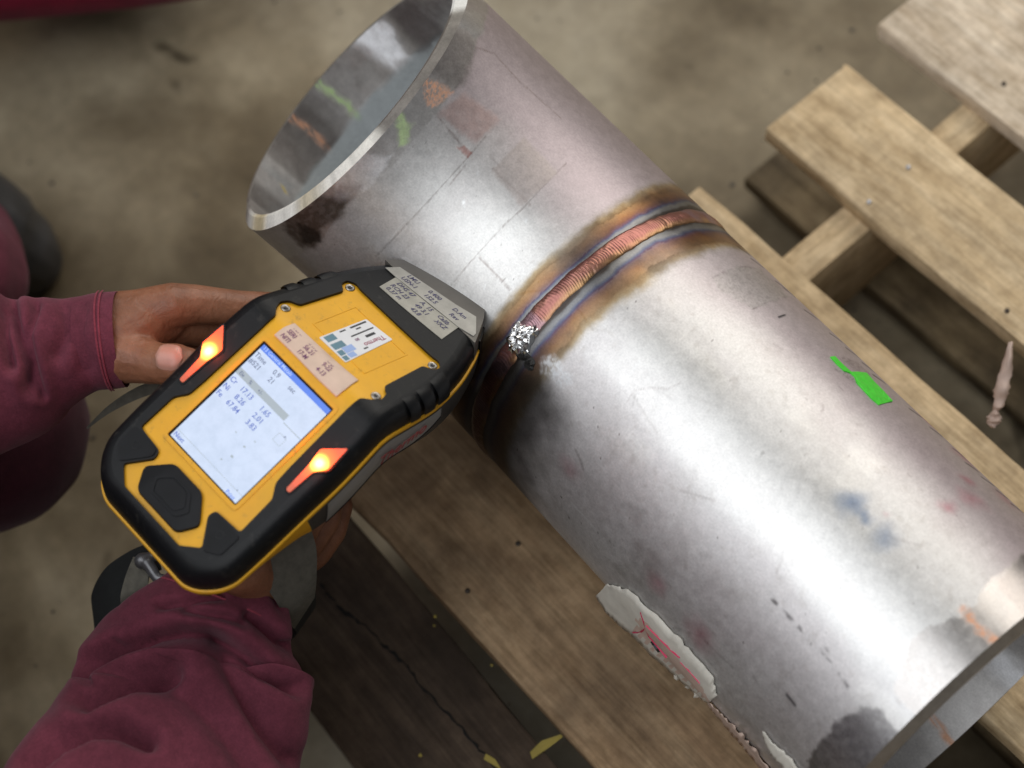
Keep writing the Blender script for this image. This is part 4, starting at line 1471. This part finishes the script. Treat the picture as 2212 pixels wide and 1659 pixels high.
sbar('screen_line', -24.0, 24.0, -66.4, -66.2, M['scr_grey'])
text('screen_text', '.', 4.2, 19.0, -66.2, M['scr_dark'], screen, HS)
for q in ((6, -51, 1.2), (5, -58, 1.5), (2.5, -62, 1.0), (-2, -49, .8), (8, -46, .9)):
    sbar('screen_smudge', q[0], q[0] + q[2], q[1], q[1] + q[2] * .7, M['scr_grey'])

# white rating label on the upper plate (read from the far side)
lab = poly_slab('rating_label', round_poly([(-9.4, 9.6), (8.9, 9.9), (7.4, 41.0), (-9.0, 38.8)], 0.6, 2), [], 0.8, 1.25, M['paper'], an, 0, 1, cut=False)


def lbar(x0, x1, s0, s1, mat):
    return sbar('label_print', x0, x1, s0, s1, M[mat], 1.33, lab)


lbar(-8.2, -7.2, 27.5, 37.5, 'black')
lbar(-8.2, -7.4, 21.0, 24.6, 'black')
lbar(-6.2, -5.4, 29.5, 32.5, 'black')
lbar(-3.4, -2.6, 24.0, 38.0, 'black')
lbar(-0.6, 0.9, 30.4, 36.2, 'black')
lbar(5.6, 6.4, 24.0, 26.5, 'black')
text('label_text', 'Thermo', 4.0, 3.0, 38.6, M['magprint'], lab, 1.34, 'p', RAD(-90), 0, 0.95)
text('label_text', '80', 2.4, -1.0, 26.5, M['inkviolet'], lab, 1.34, 'p', RAD(-90))
lbar(-8.6, -4.8, 11.4, 17.2, 'teal')
lbar(-3.2, 0.6, 11.0, 18.0, 'teal')
lbar(1.6, 4.8, 10.8, 14.0, 'teal')
lbar(5.4, 8.2, 10.6, 13.4, 'teal')
lbar(0.8, 4.6, 14.4, 20.6, 'blueprint')
lbar(4.9, 7.8, 14.2, 18.4, 'blueprint')

# pink handwritten tag across the fold
tg = poly_slab('paper_tag', [(-21.6, 5.2), (-8, 5.6), (8, 6.2), (20.6, 7.4), (21.4, -0.5), (21.2, -6.6), (8, -6.8), (-8, -6.4), (-22.8, -6.4), (-22.6, -1)], [], 1.0, 1.75, M['tagp'], an, 0.1, 1)
for body, x, s in (('TEMP', -19.8, 2.2), ('3475', -8.4, 2.2), ('47B', 3.8, 2.4), ('SERI', -20.0, -1.2), ('56.21', -8.6, -1.2), ('9-22', 4.2, -1.0), ('NITI', -20.6, -4.8), ('17-M', -9.0, -4.8), ('4-13', 4.0, -4.6)):
    text('handwriting', body, 3.1, x, s, M['inkviolet'], tg, 1.84, 'p' if s > 0 else 's', RAD(random.uniform(-3, 3)), 0.25, 0.95)

# two strips of written tape over the nose
t1 = poly_slab('lower_tape', [(-22.4, 59.6), (-24.0, 72.0), (0, 74.0), (16.8, 76.0), (19.2, 62.4), (8, 61.4), (-8, 60.2)], [], 2.6, 3.15, M['tape'], an, 0.1, 1, cut=False)
for body, x, s in (('DHS 47', -20.5, 69.0), ('A. 15', -5.0, 70.2), ('Calib', 6.0, 71.4), ('RCH 23', -21.0, 65.2), ('49 3.1', -5.0, 66.4), ('XKZ', 8.0, 67.6), ('0.37 m', -20.4, 61.6), ('43.8', -4.0, 62.6)):
    text('handwriting', body, 3.6, x, s, M['ink'], t1, 3.3, 'p', RAD(random.uniform(2, 6)), 0.25, 0.95)
t2o = [(-31.4, 71.8), (-28.6, 79.0), (-12, 82.8), (4, 86.2), (15.6, 89.6), (24.2, 81.0), (25.0, 78.4), (16.6, 75.9), (0, 74.4), (-23.6, 72.0)]
t2 = poly_slab('upper_tape', t2o, [], 3.05, 3.55, M['tape2'], an, 0.1, 1, cut=False)
for body, x, s in (('LMU', -22.0, 77.4), ('0.400', -9.0, 79.4), ('D.Am', 6.0, 81.8), ('USN-1', -22.5, 73.6), ('152.5', -8.0, 75.6), ('Rev', 8.0, 77.6)):
    text('handwriting', body, 3.6, x, s, M['ink'], t2, 3.7, 'p', RAD(7), 0.25, 0.95)
# red script on the grey side panel
Pq = side_pt(-6, -24, 1.1, 1)
e1 = am(*side_pt(26, -20, 1.1, 1)) - am(*Pq)
e1 = e1 / np.linalg.norm(e1)
e2 = am(*side_pt(-6, -18, 1.1, 1)) - am(*Pq)
e2 = e2 - e1 * (e2 @ e1)
e2 = e2 / np.linalg.norm(e2)
e3 = np.cross(e1, e2)
cu = bpy.data.curves.new('side_script', 'FONT')
cu.body, cu.size, cu.shear, cu.extrude = 'Thermo', 0.0095, 0.3, 0.0001
o = bpy.data.objects.new('side_script', cu)
COL.objects.link(o)
cu.materials.append(M['redprint'])
Pw = am(*side_pt(-6, -27, 1.4, 1))
o.matrix_world = Matrix(((e1[0], e2[0], e3[0], Pw[0]), (e1[1], e2[1], e3[1], Pw[1]), (e1[2], e2[2], e3[2], Pw[2]), (0, 0, 0, 1)))
to_mesh(o, an)

# pistol grip below the rear half
gv, gf = [], []
for i, (L, a, b) in enumerate([(-36, 17, 27), (-50, 15.5, 22), (-75, 15, 20), (-100, 15, 20), (-122, 16, 23), (-126, 13, 19)]):
    for k in range(24):
        t = 2 * math.pi * k / 24
        P = HP + (WS * (XC + a * math.cos(t)) + US * (-62 + b * math.sin(t)) + NS * L) * 0.001
        gv.append(P)
    if i:
        gf += [((i - 1) * 24 + k, (i - 1) * 24 + (k + 1) % 24, i * 24 + (k + 1) % 24, i * 24 + k) for k in range(24)]
gf.append(tuple(range(120, 144)))
keep(mesh_obj('grip', gv, gf, M['rubber2'], None, True, 50), an)

# ------------------------------------------------------------------ the worker: hands, sleeves, knee, boot, body
worker = thing('person', 'kneeling worker in a maroon coverall holding the analyzer in both hands', 'person', (-0.28, -0.80, ZF))


def C(*l):
    return [(W(x, y, d), r * 0.001) for x, y, d, r in l]


left_hand = organic('hand', [
    C((150, 745, .845, 13), (205, 740, .842, 14.5), (262, 728, .841, 17.5), (300, 702, .842, 16)),
    C((255, 695, .842, 15), (300, 684, .842, 13.4), (372, 660, .842, 11.2), (424, 658, .846, 9.8)),
    C((416, 657, .845, 9.8), (510, 664, .853, 8.5), (604, 668, .862, 8.3), (676, 660, .866, 7.6)),
    C((205, 752, .842, 14), (268, 766, .835, 14.0), (322, 782, .828, 10.6), (346, 786, .8245, 9.8), (380, 787, .8215, 10.0), (405, 788, .8205, 8.4)),
    C((258, 735, .842, 17), (318, 712, .844, 12.5), (360, 690, .848, 10.5)),
    C((330, 700, .852, 12), (404, 704, .858, 9.4), (470, 716, .866, 8.4), (540, 718, .870, 8.2), (600, 706, .872, 7.6)),
    C((300, 730, .862, 13), (400, 742, .874, 9.4), (480, 752, .880, 8.2), (560, 745, .882, 7.6)),
], M['skin'], 0.0010, 7, None)
left_hand['label'] = 'bare brown hand under the nose with its thumb by the lamp'
keep(left_hand, worker)
# thumb nail
n0 = 11
P1, P2 = W(350, 779, .8226), W(408, 785, .8203)
ax = P2 - P1
ax_n = ax / np.linalg.norm(ax)
up_ = -FWD + 0.25 * -DOWN
up_ = up_ - ax_n * (up_ @ ax_n)
up_ /= np.linalg.norm(up_)
sd = np.cross(ax_n, up_)
G = np.zeros((n0, n0, 3))
for i in range(n0):
    t = i / (n0 - 1)
    wd = 0.66 * (1 - abs(2 * t - 1) ** 3.2) ** 0.45 + 0.02
    for j in range(n0):
        a = (2 * j / (n0 - 1) - 1) * wd
        r = 0.0104 - 0.0014 * max(0, t - 0.75) / 0.25 - 0.0022 * (abs(2 * j / (n0 - 1) - 1) ** 6) * 0.2 - (0.0008 if t < 0.06 else 0)
        G[i, j] = P1 + ax * t * 0.98 + r * (math.cos(a) * up_ + math.sin(a) * sd)
keep(grid_obj('thumb_nail', G, M['nail'], None, False, True), left_hand)


def gp_(L, t, ga=7.0):
    a, b = 13.5 + ga, 20 + ga
    return HP + (WS * (XC + a * math.cos(t)) + US * (-62 + b * math.sin(t)) + NS * L) * 0.001


fingers = []
for k, L in enumerate((-60, -77, -94, -109)):
    ts = np.linspace(RAD(-95), RAD(105 - 8 * k), 7)
    fingers.append([(gp_(L - 2 * math.sin(i), t), (10.4 - 0.5 * i - 0.4 * (k == 3)) * 0.001) for i, t in enumerate(ts)])
palm0 = HP + (WS * (XC + 4) + US * (-101) + NS * -60) * 0.001
palm1 = HP + (WS * (XC + 4) + US * (-100) + NS * -98) * 0.001
wr = W(525, 1235, .880)
fore = W(452, 1400, .862)
thumb = [(HP + (WS * (XC - 16) + US * -96 + NS * -52) * 0.001, .014), (HP + (WS * (XC - 26) + US * -74 + NS * -48) * 0.001, .0105), (HP + (WS * (XC - 26) + US * -48 + NS * -50) * 0.001, .0092), (HP + (WS * (XC - 18) + US * -34 + NS * -54) * 0.001, .0082)]
right_hand = organic('hand', fingers + [thumb, [(palm0, .019), (palm1, .019)], [(palm0, .018), (wr, .0165), (fore, .018)], [(palm1, .019), (wr, .0165)],
                                        [(HP + (WS * (XC + 20) + US * -92 + NS * -60) * .001, .014), (HP + (WS * (XC + 22) + US * -92 + NS * -98) * .001, .014), (wr, .016)]], M['skin'], 0.0012, 6)
right_hand['label'] = 'bare brown hand closed round the grip below the analyzer'
keep(right_hand, worker)


def sleeve(name, rings, folds, mat, nu=150, nv=120, flat=0.8, seed=1, cuff=True):
    """cloth tube: rings (x, y, depth, half width in px); folds = (polyline in px, depth of crease, width) pressed into the side that faces the viewer"""
    R = [(W(x, y, d), h * d / FPX) for x, y, d, h in rings]
    t = np.linspace(0, len(R) - 1, nu)
    cs = np.array([r[0] for r in R])
    rs_ = np.array([r[1] for r in R])

    def cr(A, t):
        i = np.clip(np.floor(t).astype(int), 0, len(A) - 2)
        f = t - i
        f = f[:, None] if A.ndim > 1 else f
        p0, p1, p2, p3 = A[np.clip(i - 1, 0, len(A) - 1)], A[i], A[i + 1], A[np.clip(i + 2, 0, len(A) - 1)]
        return 0.5 * (2 * p1 + (p2 - p0) * f + (2 * p0 - 5 * p1 + 4 * p2 - p3) * f ** 2 + (3 * p1 - p0 - 3 * p2 + p3) * f ** 3)
    c, r = cr(cs, t), cr(rs_, t)
    d = np.gradient(c, axis=0)
    d /= np.linalg.norm(d, axis=1)[:, None]
    f = -np.tile(FWD, (nu, 1))
    f = f - d * (f * d).sum(1)[:, None]
    f /= np.linalg.norm(f, axis=1)[:, None]
    sdv = np.cross(d, f)
    ph = np.linspace(0, 2 * math.pi, nv, endpoint=False)
    Nrm = np.cos(ph)[None, :, None] * f[:, None] * 1.0 + np.sin(ph)[None, :, None] * sdv[:, None]
    rad = r[:, None, None] * (np.cos(ph)[None, :, None] * f[:, None] * flat + np.sin(ph)[None, :, None] * sdv[:, None])
    P = c[:, None] + rad
    # image position of every point, to find the nearest crease
    v = P - CAMP
    z = v @ FWD
    X = 1106 + FPX * (v @ RIGHT) / z
    Y = 829.5 + FPX * (v @ DOWN) / z
    front = sstep(-0.15, 0.25, np.cos(ph))[None, :]
    disp = np.zeros(X.shape)
    for pts, amp, w in folds:
        dd = seg_dist(X, Y, pts)
        prof = np.exp(-(dd / w) ** 2) - 0.22 * np.exp(-((dd - 2.3 * w) / (1.5 * w)) ** 2)
        ends = 1.0
        disp -= 1.35 * amp * prof * front * ends
    uu = np.tile(np.cumsum(np.r_[0, np.linalg.norm(np.diff(c, axis=0), axis=1)])[:, None], (1, nv)) * 1000
    vv = np.tile((np.abs(ph - math.pi))[None, :], (nu, 1)) * 40
    disp += (fbm(uu / 70, vv / 80, seed, 2) - 0.5) * 0.0030 + (fbm(uu / 16, vv / 18, seed + 4, 2) - 0.5) * 0.0008
    edge = sstep(0, 12, uu)
    P = P + Nrm * (disp * edge)[..., None]
    if cuff:
        inner = []
        for k, (sh, rr_) in enumerate(((0.0, 0.985), (0.004, 0.95), (0.02, 0.93))):
            inner.append(c[0] + d[0] * sh + rad[0] * rr_)
        P = np.concatenate([np.array(inner)[::-1], P], 0)
    o = grid_obj(name, P, mat, None, True, True)
    return o, c, d, f, sdv, r


K5 = lambda l: [(x * .3906, 1123.2 + y * .3906) for x, y in l]
rf = [
    (K5([(540, 800), (700, 712), (850, 655), (1000, 634), (1150, 634), (1260, 690), (1360, 760), (1460, 850), (1620, 930)]), .0085, 15),
    (K5([(480, 1020), (600, 958), (720, 905), (850, 872), (960, 842)]), .0085, 18),
    (K5([(1190, 690), (1300, 850), (1400, 1030), (1490, 1170), (1620, 1330)]), .0065, 24),
    (K5([(170, 1370), (330, 1235), (500, 1160), (650, 1160), (820, 1230)]), .0075, 17),
    (K5([(1040, 505), (1150, 525), (1260, 545), (1330, 570)]), .0045, 9),
    (K5([(1370, 535), (1470, 610), (1560, 690), (1680, 740)]), .0055, 12),
    (K5([(860, 900), (1050, 980), (1200, 1120), (1330, 1290), (1400, 1400)]), .0040, 26),
    (K5([(640, 690), (520, 800), (500, 900)]), .0035, 12),
    (K5([(1420, 220), (1500, 350), (1560, 480)]), .0030, 14),
    (K5([(900, 480), (1000, 470), (1130, 440), (1220, 430)]), .0040, 9),
]
sl, c_, d_, f_, s_, r_ = sleeve('sleeve', [(585, 1085, .868, 96), (552, 1155, .860, 104), (522, 1222, .852, 114), (488, 1302, .845, 146), (452, 1382, .840, 203), (428, 1450, .838, 243), (414, 1540, .826, 250), (372, 1640, .812, 286), (310, 1780, .790, 318), (230, 1960, .76, 330), (120, 2250, .70, 340)], rf, M['maroon'], 190, 150, 0.54, 21)
sl['label'] = 'right maroon sleeve, creased, below the analyzer'
keep(sl, worker)
right_axis = (c_, d_, f_, s_, r_)


def seam(name, c, d, f, s, r, flat, i, a0, a1, mat, par, lift=0.0012, w=0.0005):
    pts = []
    for a in np.linspace(a0, a1, 40):
        pts.append(c[i] + r[i] * (math.cos(a) * f[i] * flat + math.sin(a) * s[i]) + lift * (math.cos(a) * f[i] + math.sin(a) * s[i]))
    vs, fs = [], []
    for k, P in enumerate(pts):
        n = P - c[i]
        n /= np.linalg.norm(n)
        vs += [P - d[i] * w, P + n * 0.0004, P + d[i] * w]
        if k:
            b = 3 * (k - 1)
            fs += [(b, b + 1, b + 4, b + 3), (b + 1, b + 2, b + 5, b + 4)]
    return keep(mesh_obj(name, vs, fs, mat, None), par)


K2 = lambda l: [(x * .4166, 432 + y * .4166) for x, y in l]
lf = [
    (K2([(60, 540), (80, 640), (110, 740), (150, 860), (160, 960)]), .0060, 13),
    (K2([(190, 560), (150, 700), (180, 850), (220, 1000)]), .0032, 9),
    (K2([(330, 560), (340, 680), (300, 800)]), .0025, 16),
    (K2([(420, 560), (400, 700), (440, 860)]), .0020, 18),
    (K2([(10, 560), (20, 700), (60, 860)]), .0050, 12),
]
sl2, c_, d_, f_, s_, r_ = sleeve('sleeve', [(264, 733, .838, 104), (225, 737, .838, 106), (180, 745, .838, 104), (110, 765, .838, 122), (40, 790, .838, 155), (-60, 812, .834, 178), (-200, 850, .82, 195), (-420, 930, .79, 215)], lf, M['maroon'], 130, 120, 0.8, 33)
sl2['label'] = 'left maroon sleeve with a stitched cuff round the wrist'
keep(sl2, worker)
for i in (14, 17):
    seam('cuff_stitching', c_, d_, f_, s_, r_, 0.8, i, -1.5, 1.5, M['seam'], sl2, 0.0006)
seam('cuff_stitching', *right_axis, 0.54, 58, -1.1, 1.2, M['seam'], sl, 0.0012)

# legs, boot, torso, head (the rest of the worker continues outside the picture)
keep(organic('trouser_leg', [C((-420, 900, .93, 90), (-150, 905, .965, 70), (-40, 925, .975, 60)), C((-40, 925, .975, 60), (-190, 1000, 1.04, 52), (-420, 1010, 1.12, 48))], M['maroon_shade'], 0.004, 10), worker)  # knee: cloth colour darkened to carry the sleeve's shade
keep(organic('trouser_leg', [C((-500, 560, .98, 70), (-120, 596, 1.02, 44), (-74, 602, 1.03, 37)), C((-74, 602, 1.03, 36), (-70, 560, 1.09, 35), (-90, 520, 1.12, 36))], M['maroon'], 0.003, 10), worker)
boot = organic('boot', [C((-230, 400, 1.13, 42), (-120, 455, 1.15, 42), (-40, 505, 1.165, 40), (20, 540, 1.178, 33), (52, 560, 1.186, 26)), C((-230, 400, 1.13, 42), (-240, 420, 1.05, 44))], M['boot'], 0.0025, 8)
keep(boot, worker)
sole = organic('sole', [C((-230, 430, 1.195, 20), (-40, 535, 1.205, 21), (40, 580, 1.210, 18), (66, 588, 1.210, 12)), C((-190, 380, 1.195, 20), (0, 485, 1.205, 21), (80, 545, 1.210, 17), (66, 588, 1.21, 12))], M['sole'], 0.0025, 8)
keep(sole, boot)
keep(organic('coverall_body', [[(np.array(q[:3]), q[3]) for q in l] for l in (
    ((-.13, -.96, .00, .17), (-.13, -.86, .18, .175), (-.13, -.74, .33, .165), (-.13, -.64, .43, .13)),
    ((-.22, -.92, -.02, .10), (-.27, -.62, -.02, .085), (-.245, -.345, .005, .068)),
    ((.02, -.92, -.02, .10), (.10, -.68, -.07, .085), (.14, -.62, -.12, .07)),
    ((.03, -.63, .42, .076), (.12, -.51, .24, .068), (.129, -.388, .086, .066)),
    ((-.28, -.59, .40, .076), (-.23, -.46, .25, .060), (-.154, -.325, .118, .046)))], M['maroon'], 0.008, 12), worker)
head = organic('head', [[(np.array((-.13, -.61, .50)), .055), (np.array((-.13, -.56, .58)), .075), (np.array((-.13, -.60, .63)), .085)], [(np.array((-.13, -.50, .56)), .045), (np.array((-.13, -.475, .55)), .012)]], M['skin'], 0.005, 8)
keep(head, worker)
keep(organic('hair', [[(np.array((-.13, -.63, .63)), .088), (np.array((-.13, -.59, .65)), .084)]], M['strapin'], 0.006, 6), head)

# second worker at the far side of the mouth: only a trouser leg and boot reach the picture
other = thing('person', 'person in dark red trousers behind the floor at the open pipe end', 'person', tuple(W(100, -60, 1.29)))
keep(organic('trouser_leg', [C((-320, -60, 1.18, 52), (-60, -62, 1.20, 36), (120, -78, 1.21, 36), (300, -96, 1.22, 36), (420, -130, 1.20, 40)), C((-320, -60, 1.18, 52), (-300, -500, 1.12, 70))], M['red'], 0.003, 10), other)
keep(organic('coverall_body', [[(np.array((-.86, .06, .00)), .15), (np.array((-.80, .02, .25)), .17), (np.array((-.74, -.02, .48)), .15)], [(np.array((-.78, .14, .46)), .07), (np.array((-.72, .22, .22)), .06), (np.array((-.64, .20, .05)), .05)], [(np.array((-.72, -.16, .46)), .07), (np.array((-.70, -.24, .22)), .06), (np.array((-.72, -.14, .04)), .05)]], M['red'], 0.008, 12), other)
oh = organic('head', [[(np.array((-.70, -.03, .60)), .06), (np.array((-.67, -.03, .70)), .075), (np.array((-.69, -.03, .76)), .085)], [(np.array((-.61, -.03, .69)), .045), (np.array((-.585, -.03, .68)), .012)]], M['skin'], 0.005, 8)
keep(oh, other)
keep(organic('hair', [[(np.array((-.705, -.03, .765)), .088), (np.array((-.67, -.03, .785)), .082)]], M['strapin'], 0.006, 6), oh)
keep(organic('boot', [C((380, -150, 1.24, 34), (240, -110, 1.262, 32), (170, -96, 1.272, 26))], M['boot'], 0.003, 8), other)

# ------------------------------------------------------------------ webbing strap and clip
st = thing('wrist_strap', 'dark grey webbing strap with a metal clip looped round the wrist below the analyzer', 'strap', tuple(W(640, 1250, .88)))


def band(name, pts, mat, mat2, parent, n=70):
    """pts = (x, y, depth, half-width vector in px)"""
    A = np.array([W(x - wx, y - wy, d) for x, y, d, wx, wy, _ in pts])
    B = np.array([W(x + wx, y + wy, d + dd) for x, y, d, wx, wy, dd in pts])
    t = np.linspace(0, len(pts) - 1, n)
    i = np.clip(np.floor(t).astype(int), 0, len(pts) - 2)
    f = (t - i)[:, None]

    def cr(Q):
        p0, p1, p2, p3 = Q[np.clip(i - 1, 0, len(Q) - 1)], Q[i], Q[i + 1], Q[np.clip(i + 2, 0, len(Q) - 1)]
        return 0.5 * (2 * p1 + (p2 - p0) * f + (2 * p0 - 5 * p1 + 4 * p2 - p3) * f ** 2 + (3 * p1 - p0 - 3 * p2 + p3) * f ** 3)
    a, b = cr(A), cr(B)
    G = np.stack([a + (b - a) * k / 6 for k in range(7)], 1)
    o = grid_obj(name, G, mat, None, False, False)
    nr = np.cross(np.gradient(G[:, 3], axis=0), b - a)
    nr /= np.linalg.norm(nr, axis=1)[:, None] + 1e-9
    keep(o, parent)
    if mat2:
        o2 = grid_obj('lining', G + nr[:, None] * 0.0012, mat2, None, False, True)
        keep(o2, o)
    return o


band('webbing', [(480, 1090, .828, -38, 44, .0), (548, 1140, .826, -46, 62, .0), (604, 1182, .826, -52, 62, .002), (636, 1234, .832, -46, 56, .004), (652, 1294, .844, -32, 48, .008), (658, 1325, .858, -22, 34, .010)], M['strap'], M['strapin'], st)
band('webbing', [(658, 1318, .857, -24, 38, .010), (652, 1352, .915, -20, 28, .01), (560, 1390, .945, -26, 36, 0), (420, 1400, .955, -22, 40, 0)], M['strapin'], None, st)
band('webbing', [(340, 1420, .93, 26, 62, .0), (250, 1395, .915, 12, 64, .0), (205, 1368, .900, 8, 70, -.004), (232, 1290, .890, 10, 56, -.006), (285, 1232, .885, 8, 40, 0), (340, 1200, .88, 10, 30, 0)], M['strapin'], None, st)
band('webbing', [(306, 1206, .868, -18, -4, 0), (296, 1240, .864, -26, 8, 0), (290, 1280, .862, -30, 16, 0), (300, 1312, .866, -26, 20, .004), (330, 1310, .874, -16, 24, .006)], M['strap'], M['strapin'], st)
tail = band('strap_tail', [(188, 925, .868, 1, 2, 0), (236, 884, .864, 2, 8, 0), (300, 848, .860, 4, 12, .001), (360, 830, .858, 4, 13, .001), (420, 822, .858, 3, 12, .001), (480, 818, .860, 2, 10, 0)], M['strap'], None, st)
clip = organic('metal_clip', [C((318, 1216, .858, 3.2), (340, 1250, .856, 2.6), (366, 1252, .855, 2.6), (384, 1262, .856, 3.0)), C((350, 1196, .862, 2.4), (372, 1222, .858, 3.0), (384, 1240, .856, 2.2)), C((308, 1212, .860, 4.2), (330, 1206, .862, 3.4))], M['dkmetal'], 0.0007, 4)
keep(clip, st)
keep(organic('clip_pin', [C((362, 1222, .852, 2.2), (374, 1234, .8515, 2.0))], M['silver'], 0.0005, 2), clip)
